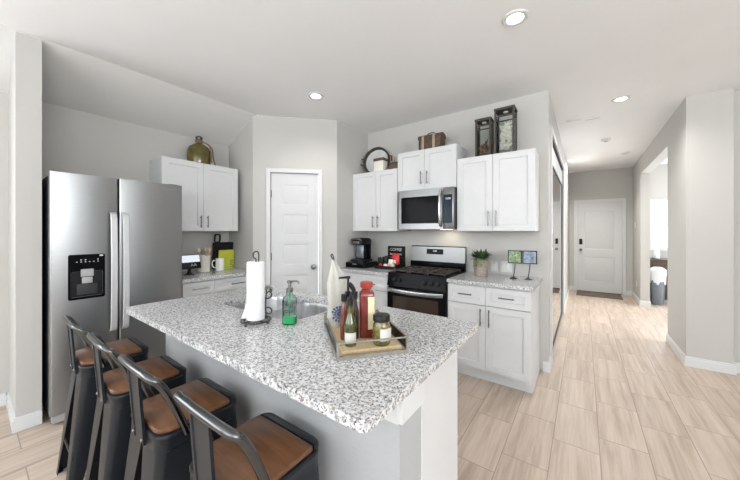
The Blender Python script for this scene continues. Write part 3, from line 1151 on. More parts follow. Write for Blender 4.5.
bg = m_.build('backguard', M['steel_grey'], rg, 30)
tb = math.atan2(0.007, 0.173)
BG = at(0.5 * RW - 0.025, 0.5697, 1.128) @ Matrix.Rotation(-tb, 4, 'X')
MB().box(-0.105, 0.105, -0.004, 0.0, -0.030, 0.032, 0.002, 1).build('clock_display', M['gloss_black'], bg, xf=BG)
text('clock_digits', '12:30', 0.022, M['digits'], bg, BG @ at(0, -0.0042, 0.008) @ FRONT)

# ---------------------------------------------------------------- microwave
MX0, MX1 = -1.716, -1.070
MW = MX1 - MX0
mw = thing('microwave', 'stainless over-the-range microwave under the short cabinet', 'microwave', (MX0, 2.915, 1.393))
MHt = 0.435
MB().box(0, MW, 0.03, YS - 2.915 - 0.002, 0.0, MHt, 0.003, 1).build('microwave_body', M['dark_grey'], mw, 0)
DX = MW - 0.112
out = rrect(0, DX, 0.0, MHt - 0.0, 0.006, 3)
hole = rrect(0.034, DX - 0.050, 0.062, MHt - 0.078, 0.008, 3)
m_ = MB().prism(out, -0.028, 0.0, [hole], mtx=Matrix.Rotation(PI / 2, 4, 'X'))
dm = m_.build('microwave_door', M['steel_grey'], mw)
MB().box(0.0345, DX - 0.0505, 0.006, 0.012, 0.0625, MHt - 0.0785).build('door_window', M['gloss_black'], dm)
m_ = MB()
hp = smooth_path([(DX - 0.024, -0.004, 0.03), (DX - 0.024, -0.034, 0.075), (DX - 0.024, -0.048, 0.2175), (DX - 0.024, -0.034, 0.36), (DX - 0.024, -0.004, 0.405)], 6)
m_.tube(hp, 0.013, 12)
m_.build('door_handle', M['steel_v'], dm)
mp = MB().box(DX + 0.003, MW, 0.0, 0.028, 0.0, MHt, 0.004).build('control_panel', M['steel_grey'], mw)
kp = MB().box(DX + 0.006, MW - 0.014, -0.003, -0.0002, 0.062, MHt - 0.078, 0.001, 1).build('keypad', M['screen'], mp)
text('clock_digits', '12:30', 0.026, M['digits'], kp, at(DX + 0.053, -0.0036, 0.315) @ FRONT)
MB().box(MW * 0.72 - 0.06, MW * 0.72 + 0.06, 0.24, 0.30, -0.002, -0.0002).build('task_lamp_lens', M['lamp'], mw, 0)
d = bpy.data.lights.new('task_lamp', 'AREA')
d.shape = 'RECTANGLE'
d.size = 0.12
d.size_y = 0.06
d.energy = 0.45
d.color = (1.0, 0.86, 0.66)
lo = bpy.data.objects.new('task_lamp', d)
lo.location = (MW * 0.72, 0.27, -0.006)
lo.rotation_euler = (math.radians(12), 0, 0)
COL.objects.link(lo)
lo.parent = mw

# ---------------------------------------------------------------- island
IX0, IX1, IY0, IY1 = -2.225, -0.4186, 0.5566, 1.4955
ZT = 0.914
SK = (-1.86, -1.183, 0.948, 1.395)
isl = thing('kitchen_island', 'kitchen island with white panels and textured knee wall under the granite top', 'kitchen island', (-1.32, 1.0, 0))
LI = at(1.32, -1.0, 0)
KX0, KX1 = -2.185, -0.443
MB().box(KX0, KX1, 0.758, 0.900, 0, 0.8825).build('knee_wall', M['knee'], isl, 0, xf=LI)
m_ = MB()
m_.box(KX0, KX1 + 0.012, 0.746, 0.7575, 0, 0.09).box(KX1 + 0.0005, KX1 + 0.012, 0.7575, 0.899, 0, 0.09)
m_.build('baseboard', M['trim'], isl, 0, xf=LI)
m_ = MB()
m_.box(KX1 + 0.0005, KX1 + 0.013, 0.752, 0.900, 0.80, 0.8825).box(KX1 - 0.10, KX1 + 0.0005, 0.745, 0.7575, 0.80, 0.8825)
m_.build('end_trim', M['trim'], isl, 0, xf=LI)
MB().box(-0.53, KX1 + 0.004, 0.9005, 1.243, 0, 0.8825, 0.002, 1).build('end_panel', M['cab'], isl, 0, xf=LI)
# hollow cabinet carcass around the sink bowls
m_ = MB()
m_.box(KX0, KX0 + 0.018, 0.901, 1.445, 0, 0.8825)
m_.box(-0.549, -0.531, 0.901, 1.445, 0, 0.8825)
m_.box(KX0 + 0.018, -0.549, 0.901, 0.915, 0.1, 0.8825)
m_.box(KX0 + 0.018, -0.549, 0.915, 1.445, 0.1, 0.116)
m_.box(KX0 + 0.018, -0.549, 1.37, 1.385, 0.0, 0.1)
m_.box(KX0 + 0.018, -0.549, 1.43, 1.445, 0.86, 0.8825)
m_.build('cabinet_body', M['cab'], isl, 0, xf=LI)
nd = 4
for i in range(nd):
    wd = (-0.549 - KX0 - 0.018) / nd
    a = -0.549 - i * wd
    o = MB().panel_door(wd - 0.004, 0.755, 0.019, [0.055, wd - 0.059], [0.055, 0.70], {(1, 1)}).build('door', M['cab'], isl, 0, xf=LI @ at(a - 0.002, 1.466, 0.118) @ Matrix.Rotation(PI, 4, 'Z'))
    bar_pull(0.15, True).build('handle', M['nickel'], o, xf=LI @ at(a - (0.04 if i % 2 else wd - 0.04), 1.466, 0.78) @ Matrix.Rotation(PI, 4, 'Z'))

SR = 0.075
hole = rrect(SK[0], SK[1], SK[2], SK[3], (0.11, 0.10, 0.10, 0.035), 6)
m_ = MB().prism(rrect(IX0, IX1, IY0, IY1, (0.028, 0.02, 0.02, 0.03), 5), 0.8835, ZT, [hole])
ct = tag(m_.build('island_countertop', M['granite'], None, 40), 'large grey speckled granite countertop on the kitchen island', 'countertop')

# sink: two bowls under the cut-out
sk = thing('kitchen_sink', 'stainless double-bowl sink set into the island top', 'sink', ((SK[0] + SK[1]) / 2, (SK[2] + SK[3]) / 2, 0.66))
LS = at(-sk.location.x, -sk.location.y, -sk.location.z)
XDV = -1.535


def bowl(x0, x1, y0, y1, r):
    n = 6
    R = []

    def ring(i, z, rr):
        rad = [max(q - i, 0.01) for q in rr]
        return [(x, y, z) for x, y in rrect(x0 + i, x1 - i, y0 + i, y1 - i, rad, n)]
    m2 = MB()
    R = [ring(-0.003, 0.66, r), ring(-0.003, 0.8828, r), ring(0.0, 0.8828, r), ring(0.004, 0.86, r), ring(0.010, 0.70, r), ring(0.03, 0.675, r), ring(0.06, 0.668, r)]
    m2.rings(R)
    return m2


lb = bowl(SK[0] - 0.004, XDV - 0.012, SK[2] - 0.004, SK[3] + 0.004, (0.05, 0.09, 0.11, 0.05)).build('sink_bowl', M['sink'], sk, 40, xf=LS)
rb = bowl(XDV + 0.012, SK[1] + 0.004, SK[2] - 0.004, SK[3] + 0.004, (0.11, 0.10, 0.09, 0.05)).build('sink_bowl', M['sink'], sk, 40, xf=LS)
for par, cx in ((lb, (SK[0] + XDV) / 2), (rb, (SK[1] + XDV) / 2)):
    MB().lathe([(0, 0), (0.04, 0), (0.042, 0.003), (0.03, 0.004), (0.0, 0.002)], c=(cx, 1.16, 0.6685), seg=20).build('drain', M['nickel'], par, xf=LS)
MB().box(XDV - 0.0085, XDV + 0.0085, SK[2] + 0.01, SK[3] - 0.01, 0.80, 0.8790, 0.003).build('divider', M['steel_v'], sk, xf=LS)
hl = rrect(SK[0] - 0.0075, XDV - 0.0085, SK[2] - 0.0075, SK[3] + 0.0075, (0.05, 0.09, 0.11, 0.05), 6)
hr = rrect(XDV + 0.0085, SK[1] + 0.0075, SK[2] - 0.0075, SK[3] + 0.0075, (0.11, 0.10, 0.09, 0.05), 6)
MB().prism(rrect(SK[0] - 0.022, SK[1] + 0.022, SK[2] - 0.022, SK[3] + 0.022, 0.03, 4), 0.8795, 0.8828, [hl, hr]).build('flange', M['steel_v'], sk, 30, xf=LS)

# faucet behind the paper towels
fc = thing('faucet', 'stainless sink faucet hidden behind the paper towel roll', 'faucet', (-1.50, 0.918, ZT))
m_ = MB().lathe([(0, 0), (0.027, 0), (0.027, 0.008), (0.020, 0.014), (0.018, 0.09), (0.0, 0.092)], seg=20)
m_.build('faucet_body', M['steel_v'], fc)
MB().tube(smooth_path([(0, 0, 0.085), (0, 0.0, 0.11), (0.0, 0.02, 0.128), (0.0, 0.07, 0.133), (0.0, 0.13, 0.125), (0, 0.15, 0.10)], 6), 0.012, 12).build('spout', M['steel_v'], fc)
MB().tube(smooth_path([(0.015, 0.0, 0.085), (0.045, 0.002, 0.105), (0.095, 0.004, 0.160), (0.125, 0.005, 0.190)], 5), [0.008] * 8 + [0.010] * 8, 10).build('lever', M['steel_v'], fc)

# ---------------------------------------------------------------- bar stools
def make_stool():
    t = thing('bar_stool', 'stool', 'bar stool', (0, 0, 0), 0, 'bar stools along the island')
    zs = 0.656
    # seat pan with rolled edge and skirt
    m_ = MB()

    def sq(h, z, r):
        return [(x, y, z) for x, y in rrect(-h, h, -h, h, r, 6)]
    m_.rings([sq(0.146, 0.592, 0.040), sq(0.150, 0.596, 0.042), sq(0.149, 0.634, 0.042), sq(0.1515, 0.640, 0.043), sq(0.1515, 0.646, 0.043), sq(0.149, 0.652, 0.042), sq(0.140, zs, 0.04),
              sq(0.05, zs, 0.02)], cap0=False)
    m_.rings([sq(0.146, 0.592, 0.040), sq(0.145, 0.636, 0.040), sq(0.05, 0.640, 0.02)], cap0=False)
    m_.build('seat_pan', M['gun'], t, 40)
    m_ = MB()

    def wr(i, z):
        return [(x, y, z) for x, y in rrect(-0.145 + i, 0.145 - i, -0.145 + i, 0.112 - i, (0.050, 0.010, 0.010, 0.050), 6)]
    m_.rings([wr(0.002, zs + 0.0005), wr(0.0, zs + 0.004), wr(0.0, zs + 0.014), wr(0.004, zs + 0.018)])
    m_.build('wooden_seat', M['seat_wood'], t, 50)
    # metal lip across the front edge, level with the wood
    m_ = MB()
    m_.rings([[(x, y, z) for x, y in rrect(-0.149 + i, 0.149 - i, 0.1135, 0.150 - i, (0.004, 0.034, 0.034, 0.004), 6)] for i, z in ((0.0, zs + 0.0006), (0.0, zs + 0.008), (0.006, zs + 0.0155))])
    m_.build('front_lip', M['gun'], t, 50)
    for sx in (-1, 1):
        for sy in (-1, 1):
            m_ = MB()
            rings = []
            for k_ in range(9):
                s = k_ / 8
                z = 0.615 * (1 - s)
                c = 0.1455
                px_, py_ = 0.016 * s, (0.036 if sy > 0 else 0.064) * s
                f = 0.098 * (1 - s) + 0.045
                r = 0.030 * (1 - s) + 0.014 * s
                ring = []
                th = 0.0035
                for off in (0, th):
                    pts = [(c - off, c - f)]
                    for q in range(6):
                        a = PI / 2 * q / 5
                        pts.append((c - r + (r - off) * math.cos(a), c - r + (r - off) * math.sin(a)))
                    pts.append((c - f, c - off))
                    if off:
                        pts.reverse()
                    ring += [(sx * (x + px_), sy * (y + py_), z) for x, y in pts]
                rings.append(ring)
            m_.rings(rings)
            lg = m_.build('leg', M['gun'], t, 45)
            fx, fy = sx * 0.1465, sy * (0.1665 if sy > 0 else 0.1945)
            MB().cyl((fx, fy, 0.0), (fx, fy, 0.012), 0.014, seg=12).build('foot_cap', M['black'], lg)
    zx, zy = 0.20, 0.245
    kx, ky = 1 - zx / 0.615, 1 - zy / 0.615
    xo = 0.1455 + 0.016 * kx - 0.006
    for yy in (0.1455 + 0.036 * kx - 0.006, -(0.1455 + 0.064 * kx - 0.006)):
        MB().tube([(-xo, yy, zx), (xo, yy, zx)], 0.008, 10, flat=0.6).build('foot_rail', M['gun'], t)
    xo = 0.1455 + 0.016 * ky - 0.006
    for xx in (xo, -xo):
        MB().tube([(xx, -(0.1455 + 0.064 * ky - 0.006), zy), (xx, 0.1455 + 0.036 * ky - 0.006, zy)], 0.008, 10, flat=0.6).build('foot_rail', M['gun'], t)
    # back: tube from seat side, round the back, to the other side
    half = [(0.157, -0.060, 0.636), (0.158, -0.075, 0.68), (0.162, -0.118, 0.790), (0.163, -0.150, 0.850), (0.150, -0.170, 0.871), (0.110, -0.177, 0.877), (0.05, -0.179, 0.878)]
    pts = half + [(0, -0.1795, 0.878)] + [(-x, y, z) for x, y, z in reversed(half)]
    MB().tube(smooth_path(pts, 6), 0.0128, 12).build('back_rail', M['gun_edge'], t)
    m_ = MB()
    rings = []
    for k_ in range(6):
        s = k_ / 5
        z = 0.600 + s * 0.270
        y = -0.1575 - 0.0195 * s
        w = 0.052 + 0.004 * s
        rings.append([(-w, y + 0.006, z), (-w, y - 0.003, z), (-w + 0.010, y - 0.003, z), (-w + 0.014, y + 0.001, z), (w - 0.014, y + 0.001, z), (w - 0.010, y - 0.003, z), (w, y - 0.003, z), (w, y + 0.006, z),
                      (w - 0.003, y + 0.006, z), (w - 0.003, y + 0.0035, z), (-w + 0.003, y + 0.0035, z), (-w + 0.003, y + 0.006, z)])
    m_.rings(rings)
    sp_ = m_.build('back_splat', M['gun'], t, 25)
    for sx in (-1, 1):
        MB().lathe([(0, 0), (0.007, 0), (0.007, 0.003), (0.004, 0.006), (0, 0.006)], seg=10).build('rivet', M['nickel'], sp_, xf=at(sx * 0.044, -0.1615, 0.618) @ Matrix.Rotation(PI / 2, 4, 'X'))
    return t


stool_spots = [
    (-0.852, 0.550, 0.015, 'nearest bar stool, wood seat largest, at the right end of the row'),
    (-1.328, 0.533, 0.007, 'second nearest bar stool, second from the right end of the island'),
    (-1.775, 0.519, -0.02, 'third nearest bar stool, second from the refrigerator'),
    (-2.265, 0.506, -0.02, 'farthest bar stool, beside the refrigerator at the island corner'),
]
st0 = make_stool()
for i, (x, y, rz, lb_) in enumerate(stool_spots):
    o = st0 if i == 0 else dup(st0)
    o.location = (x, y, 0)
    o.rotation_euler = (0, 0, rz)
    o['label'] = lb_

# ---------------------------------------------------------------- things on the island
pt = thing('paper_towel_holder', 'dark wire paper towel stand with scrolls on the island', 'paper towel holder', (-1.322, 0.850, ZT))
m_ = MB()
ring = [(0.070 * math.cos(2 * PI * k / 32), 0.070 * math.sin(2 * PI * k / 32), 0.014) for k in range(32)]
m_.tube(ring, 0.004, 8, closed=True)
m_.tube([(-0.07, 0, 0.014), (0.07, 0, 0.014)], 0.004, 8).tube([(0, -0.07, 0.014), (0, 0.07, 0.014)], 0.004, 8)
for a in (0.3, 1.87, 3.44, 5.0):
    m_.ell((0.070 * math.cos(a), 0.070 * math.sin(a), 0.007), 0.007, 0.007, 0.007)
m_.build('base_ring', M['wire'], pt)
m_ = MB()
vx, vy = math.cos(YAW + 0.2), math.sin(YAW + 0.2)
m_.tube([(0, 0, 0.014), (0, 0, 0.318)], 0.0035, 8)
loop = [(0.0, 0.318), (-0.011, 0.325), (-0.012, 0.345), (0.0, 0.355), (0.012, 0.345), (0.012, 0.300)]
m_.tube(smooth_path([(a * vx, a * vy, b) for a, b in loop], 6), 0.0035, 8)
m_.build('centre_rod', M['wire'], pt)


def scroll(sgn, ang):
    vx, vy = math.cos(ang), math.sin(ang)
    m2 = MB()
    pts_ = []

    def spiral(cx, cz, r0, r1, a0, a1, n=18):
        return [(cx + (r0 + (r1 - r0) * k / n) * math.cos(a0 + (a1 - a0) * k / n), cz + (r0 + (r1 - r0) * k / n) * math.sin(a0 + (a1 - a0) * k / n)) for k in range(n + 1)]
    low = spiral(0.058, 0.052, 0.008, 0.030, -2.6, 4.2)
    up_ = spiral(0.058, 0.140, 0.008, 0.030, 2.6, -4.2)
    path = low + list(reversed(up_))
    for a, b in ((low, 0), (up_, 0)):
        m2.tube([(sgn * p[0] * vx, sgn * p[0] * vy, p[1]) for p in a], 0.0034, 8)
    m2.tube(smooth_path([(sgn * a * vx, sgn * a * vy, b) for a, b in ((0.066, 0.014), (0.05, 0.022), (0.046, 0.09), (0.05, 0.165))], 6), 0.0034, 8)
    return m2


scroll(1, YAW + 0.2).build('scroll_arm', M['wire'], pt)
scroll(1, YAW + 2.45).build('scroll_arm', M['wire'], pt)
rl = thing('paper_towel_roll', 'white paper towel roll standing on the wire stand', 'paper towels', (-1.322, 0.850, ZT + 0.019))
m_ = MB()
m_.rings([[(r * math.cos(2 * PI * k / 32), r * math.sin(2 * PI * k / 32), z) for k in range(32)] for r, z in
          ((0.018, 0), (0.041, 0), (0.0425, 0.003), (0.0425, 0.282), (0.041, 0.285), (0.018, 0.285))], loop=True)
m_.build('roll', M['paper'], rl)
m_ = MB()
rings = []
for z in (0.0, 0.05, 0.10, 0.18, 0.282):
    f = max(0.0, 1 - z / 0.12)
    ring = []
    pts_ = [(0.0432 * math.cos(-1.9 - 0.12 * k), 0.0432 * math.sin(-1.9 - 0.12 * k)) for k in range(8)]
    ex, ey = pts_[-1]
    for k in range(1, 5):
        pts_.append((ex - vx * 0.006 * k * f - 0.0012 * k, ey - vy * 0.006 * k * f + 0.003 * k * (1 - f) - 0.002 * k * f))
    ins = [(x * 0.99 + 0.0006, y * 0.99 + 0.0012) for x, y in reversed(pts_)]
    pts2 = [(x * 1.012, y * 1.012) for x, y in pts_]
    ring = [(x, y, z) for x, y in pts2] + [(x, y, z) for x, y in reversed(pts_)]
    rings.append(ring)
m_.rings(rings)
m_.build('loose_sheet', M['paper'], rl)

sb = thing('soap_dispenser', 'clear pump bottle of green dish soap beside the sink', 'soap bottle', (-1.172, 0.937, ZT), YAW)
m_ = MB()
rr = lambda h, z: [(x, y, z) for x, y in rrect(-0.033 * h, 0.033 * h, -0.026 * h, 0.026 * h, 0.016 * h, 5)]
m_.rings([rr(0.9, 0.0), rr(1.0, 0.004), rr(1.0, 0.115), rr(0.9, 0.130), rr(0.55, 0.142), rr(0.42, 0.146), rr(0.42, 0.156), rr(0.3, 0.156)])
m_.build('bottle', M['soap_glass'], sb)
m_ = MB()
rr2 = lambda h, z: [(x, y, z) for x, y in rrect(-0.031 * h, 0.031 * h, -0.024 * h, 0.024 * h, 0.015 * h, 5)]
m_.rings([rr2(0.9, 0.003), rr2(1.0, 0.006), rr2(1.0, 0.036)])
m_.build('green_soap', M['green_soap'], sb)
MB().cyl((0, 0, 0.03), (0, 0, 0.158), 0.004, seg=8).build('dip_tube', M['green_soap'], sb)
m_ = MB().lathe([(0, 0.1565), (0.016, 0.1565), (0.016, 0.176), (0.008, 0.178), (0.007, 0.198), (0.012, 0.200), (0.012, 0.213), (0, 0.215)], seg=18)
m_.tube(smooth_path([(0.005, 0, 0.208), (0.025, 0, 0.210), (0.043, 0, 0.207), (0.048, 0, 0.197)], 5), 0.005, 8)
m_.build('pump', M['nickel'], sb)
text('bottle_label', 'DISH', 0.021, M['dark_grey'], sb, at(0, -0.0266, 0.092) @ FRONT)
text('bottle_label', 'SOAP', 0.021, M['dark_grey'], sb, at(0, -0.0266, 0.066) @ FRONT)

# serving tray
ta = math.atan2(0.252, -0.313)
TC = Vector((-0.772, 0.996))
TL, TW = 0.405, 0.272
tr = thing('serving_tray', 'glass-sided wooden serving tray holding bottles on the island', 'tray', (TC.x, TC.y, ZT), ta)
hx, hy = TL / 2, TW / 2
MB().box(-hx + 0.004, hx - 0.004, -hy + 0.004, hy - 0.004, 0.004, 0.012).build('tray_floor', M['tray_wood'], tr)
m_ = MB()
m_.box(-hx, hx, -hy, -hy + 0.010, 0.0, 0.013).box(-hx, hx, hy - 0.010, hy, 0.0, 0.013)
m_.box(-hx, -hx + 0.010, -hy + 0.010, hy - 0.010, 0, 0.013).box(hx - 0.010, hx, -hy + 0.010, hy - 0.010, 0, 0.013)
m_.build('lower_frame', M['tray_metal'], tr, 0)
m_ = MB()
zt = 0.058
m_.tube([(-hx + 0.005, -hy + 0.005, zt), (hx - 0.005, -hy + 0.005, zt), (hx - 0.005, hy - 0.005, zt), (-hx + 0.005, hy - 0.005, zt)], 0.0034, 8, closed=True)
for sx in (-1, 1):
    for sy in (-1, 1):
        m_.box(sx * (hx - 0.005) - 0.0045, sx * (hx - 0.005) + 0.0045, sy * (hy - 0.005) - 0.0045, sy * (hy - 0.005) + 0.0045, 0.0132, zt + 0.005)
m_.build('upper_rail', M['tray_metal'], tr)
for nm, bx in (('side_pane', (-hx + 0.011, hx - 0.011, -hy + 0.004, -hy + 0.006)), ('side_pane', (-hx + 0.011, hx - 0.011, hy - 0.006, hy - 0.004)),
               ('end_pane', (-hx + 0.004, -hx + 0.006, -hy + 0.011, hy - 0.011)), ('end_pane', (hx - 0.006, hx - 0.004, -hy + 0.011, hy - 0.011))):
    MB().box(bx[0], bx[1], bx[2], bx[3], 0.0135, zt - 0.0037).build(nm, M['glass'], tr, 0)
m_ = MB().box(-hx + 0.018, hx - 0.05, -hy + 0.022, hy - 0.022, 0.0125, 0.026, 0.003)
ZB = ZT + 0.0265
wb = tag(m_.build('wooden_board', M['tray_wood'], None), 'pale wooden board lying in the serving tray', 'board')
wb.location = (TC.x, TC.y, ZT)
wb.rotation_euler = (0, 0, ta)

# red sauce bottle
rs = thing('sauce_bottle', 'tall square bottle of red tomato sauce with red cap', 'bottle', (-0.722, 0.968, ZB), YAW + 0.14)
s_ = lambda h, z, r=0.010: [(x, y, z) for x, y in rrect(-h, h, -h, h, r, 4)]
MB().rings([s_(0.028, 0.0), s_(0.030, 0.004), s_(0.030, 0.168), s_(0.028, 0.180), s_(0.023, 0.187, 0.018), s_(0.019, 0.191, 0.0185), s_(0.018, 0.195, 0.0178)]).build('bottle', M['red_sauce'], rs, 50)
MB().lathe([(0, 0.1955), (0.022, 0.1955), (0.0265, 0.202), (0.0265, 0.217), (0.022, 0.223), (0, 0.224)], seg=24).build('cap', M['red_lid'], rs)
MB().box(0.0302, 0.0308, -0.022, 0.022, 0.035, 0.165).build('label_panel', M['label_cream'], rs)
MB().box(0.002, 0.028, -0.0308, -0.0302, 0.035, 0.165).build('label_panel', M['label_cream'], rs)

# olive jar
oj = thing('olive_jar', 'jar of green olives with black lid at the tray front', 'jar', (-0.624, 0.932, ZB), YAW)
MB().lathe([(0, 0), (0.028, 0), (0.032, 0.004), (0.0335, 0.012), (0.0335, 0.072), (0.029, 0.083), (0.027, 0.088), (0, 0.088)], seg=28).build('jar_body', M['brine'], oj)
m_ = MB()
random.seed(3)
for k in range(34):
    a = random.random() * 2 * PI
    z = 0.012 + random.random() * 0.058
    m_.ell((0.0265 * math.cos(a), 0.0265 * math.sin(a), z), 0.0092, 0.0092, 0.010, 10, 7)
tag(m_.build('olives', M['olives'], oj), kind='stuff')
MB().lathe([(0, 0.0885), (0.031, 0.0885), (0.0325, 0.090), (0.0325, 0.108), (0.030, 0.112), (0, 0.112)], seg=28).build('lid', M['black'], oj)
m_ = MB()
n = 10
o1 = [(0.0345 * math.cos(-1.75 + 1.5 * k / n), 0.0345 * math.sin(-1.75 + 1.5 * k / n)) for k in range(n + 1)]
o2 = [(0.0372 * math.cos(-1.75 + 1.5 * k / n), 0.0372 * math.sin(-1.75 + 1.5 * k / n)) for k in range(n + 1)]
m_.rings([[(x, y, 0.022) for x, y in o2] + [(x, y, 0.022) for x, y in reversed(o1)], [(x, y, 0.066) for x, y in o2] + [(x, y, 0.066) for x, y in reversed(o1)]])
m_.build('label_panel', M['label_white'], oj)


def round_bottle(name, label, loc, prof, m_body, cap_prof, m_cap, lab=None):
    t = thing(name, label, 'bottle', loc, YAW)
    MB().lathe(prof, seg=22).build('bottle', m_body, t)
    MB().lathe(cap_prof, seg=18).build('cap', m_cap, t)
    if lab:
        r, z0, z1, mm_ = lab
        n = 10
        i1 = [((r + .0006) * math.cos(-2.5 + 2.0 * k / n), (r + .0006) * math.sin(-2.5 + 2.0 * k / n)) for k in range(n + 1)]
        i2 = [((r + .0014) * math.cos(-2.5 + 2.0 * k / n), (r + .0014) * math.sin(-2.5 + 2.0 * k / n)) for k in range(n + 1)]
        MB().rings([[(x, y, z0) for x, y in i2] + [(x, y, z0) for x, y in reversed(i1)], [(x, y, z1) for x, y in i2] + [(x, y, z1) for x, y in reversed(i1)]]).build('label_panel', mm_, t)
    return t


ob = round_bottle('oil_bottle', 'green oil bottle with white label and black pourer in the tray', (-0.712, 0.852, ZB),
                  [(0, 0), (0.021, 0), (0.0235, 0.004), (0.0235, 0.070), (0.020, 0.090), (0.011, 0.118), (0.0095, 0.150), (0, 0.150)], M['olive_glass'],
                  [(0, 0.1505), (0.0125, 0.1505), (0.0125, 0.172), (0.007, 0.176), (0, 0.177)], M['black'], (0.0235, 0.018, 0.052, M['label_white']))
MB().tube(smooth_path([(0, 0, 0.172), (0.004, 0, 0.19), (0.012, 0, 0.205), (0.004, 0, 0.222), (-0.006, 0, 0.232)], 5), [0.006] * 10 + [0.009] * 11, 10).build('pourer', M['black'], ob)
round_bottle('chili_bottle', 'slim red chili sauce bottle beside the green oil bottle', (-0.772, 0.886, ZB),
             [(0, 0), (0.014, 0), (0.016, 0.004), (0.016, 0.115), (0.011, 0.135), (0.009, 0.150), (0, 0.150)], M['red_brown'],
             [(0, 0.1505), (0.012, 0.1505), (0.012, 0.178), (0, 0.180)], M['black'])
round_bottle('vinegar_bottle', 'dark brown slim bottle behind the oil bottle in the tray', (-0.745, 0.918, ZB),
             [(0, 0), (0.015, 0), (0.017, 0.004), (0.017, 0.110), (0.010, 0.140), (0.009, 0.160), (0, 0.160)], M['dark_glass'],
             [(0, 0.1605), (0.012, 0.1605), (0.012, 0.186), (0, 0.188)], M['black'])
pb = thing('pump_dispenser', 'slim clear pump bottle with black nozzle behind the cloth', 'bottle', (-0.810, 0.955, ZB), YAW)
MB().lathe([(0, 0), (0.017, 0), (0.019, 0.004), (0.019, 0.120), (0.012, 0.138), (0.010, 0.150), (0, 0.150)], seg=20).build('bottle', M['brine'], pb)
m_ = MB().lathe([(0, 0.1505), (0.014, 0.1505), (0.014, 0.172), (0.005, 0.175), (0.0045, 0.226), (0.010, 0.228), (0.010, 0.238), (0, 0.240)], seg=16)
m_.tube([(0.0, 0, 0.234), (-0.04, 0, 0.230)], [0.006, 0.004], 8)
m_.build('pump', M['black'], pb)
round_bottle('spice_bottle', 'small amber bottle with dark cap behind the olive jar', (-0.785, 1.085, ZB),
             [(0, 0), (0.016, 0), (0.018, 0.004), (0.018, 0.070), (0.011, 0.085), (0, 0.085)], M['brine'],
             [(0, 0.0855), (0.015, 0.0855), (0.015, 0.108), (0, 0.110)], M['black'])

# draped tea towel standing at the tray's far corner
tt = thing('tea_towel', 'cream tea towel with blue medallion bunched at the tray end', 'towel', (-0.908, 1.010, ZT + 0.0265), YAW + 0.30)
m_ = MB()
rings = []
prof = [(0.0, 0.048, 0.034), (0.03, 0.053, 0.036), (0.08, 0.053, 0.033), (0.13, 0.054, 0.033), (0.18, 0.050, 0.029), (0.22, 0.036, 0.022), (0.255, 0.022, 0.014), (0.285, 0.010, 0.008), (0.300, 0.004, 0.004)]
for z, a, b in prof:
    ring = []
    for k in range(40):
        an = 2 * PI * k / 40
        fold = 1 + 0.13 * math.sin(5 * an + z * 9) + 0.08 * math.sin(9 * an - z * 14)
        lean = -0.05 * (z / 0.29) ** 2 + 0.02 * z / 0.29
        ring.append((a * fold * math.cos(an) + lean, b * fold * math.sin(an), z))
    rings.append(ring)
m_.rings(rings)
m_.build('cloth', M['cloth'], tt, 60)
MB().tube(smooth_path([(-0.028, 0, 0.288), (-0.034, 0.0, 0.305), (-0.040, 0, 0.318), (-0.034, 0, 0.324), (-0.028, 0, 0.308), (-0.026, 0, 0.29)], 5), 0.0028, 8).build('hanging_loop', M['dark_grey'], tt)
# printed medallion: a ring of petals lying on the cloth front
def cloth_pt(x, z, off=0.0015):
    # front (-y) surface of the cloth at height z and offset x
    for (z0, a0, b0), (z1, a1, b1) in zip(prof[:-1], prof[1:]):
        if z0 <= z <= z1:
            s = (z - z0) / (z1 - z0)
            a, b = a0 + (a1 - a0) * s, b0 + (b1 - b0) * s
            break
    lean = -0.05 * (z / 0.29) ** 2 + 0.02 * z / 0.29
    best, bd = None, 9
    for k in range(400):
        an = PI + PI * k / 400
        fold = 1 + 0.13 * math.sin(5 * an + z * 9) + 0.08 * math.sin(9 * an - z * 14)
        px_ = a * fold * math.cos(an) + lean
        if abs(px_ - x) < bd:
            bd = abs(px_ - x)
            best = (px_, b * fold * math.sin(an) - off, z)
    return Vector(best)


m_ = MB()
mc = (-0.008, 0.058)
for k in range(14):
    a = 2 * PI * k / 14
    for r0, r1, rad in ((0.003, 0.012, 0.0024), (0.014, 0.024, 0.0040), (0.026, 0.036, 0.0052)):
        p = [cloth_pt(mc[0] + r * math.cos(a + (0.13 if r0 > 0.01 else 0)), mc[1] + r * math.sin(a + (0.13 if r0 > 0.01 else 0)), 0.001) for r in (r0, (r0 + r1) / 2, r1)]
        m_.tube(p, [rad * 0.6, rad, rad * 0.6], 6)
m_.build('medallion_print', M['blue_print'], tt)

# ---------------------------------------------------------------- counter left of the stove
ck = thing('coffee_maker', 'black single-cup coffee maker on the corner counter', 'coffee maker', (-2.325, 3.00, ZT + 0.0685), 0.06)
m_ = MB()
m_.rings([[(x, y, z) for x, y in rrect(-0.10 + i, 0.10 - i, -0.12 + j, 0.13 - i, 0.03, 4)] for z, i, j in ((0, 0, 0), (0.025, 0.0, 0.0), (0.03, 0.006, 0.006))])
m_.build('base', M['black'], ck, 40)
m_ = MB()
m_.rings([[(x, y, z) for x, y in rrect(-0.085, 0.085, -0.02, 0.125, 0.03, 4)] for z in (0.0305, 0.22)])
m_.build('tower', M['gloss_black'], ck, 40)
m_ = MB()
m_.rings([[(x, y, z) for x, y in rrect(-0.092 + i, 0.092 - i, -0.115 + j, 0.127 - i, 0.04, 5)] for z, i, j in ((0.2205, 0.004, 0.01), (0.235, 0.0, 0.0), (0.275, 0.0, 0.004), (0.298, 0.012, 0.02), (0.305, 0.035, 0.05))])
hd = m_.build('brew_head', M['black'], ck, 40)
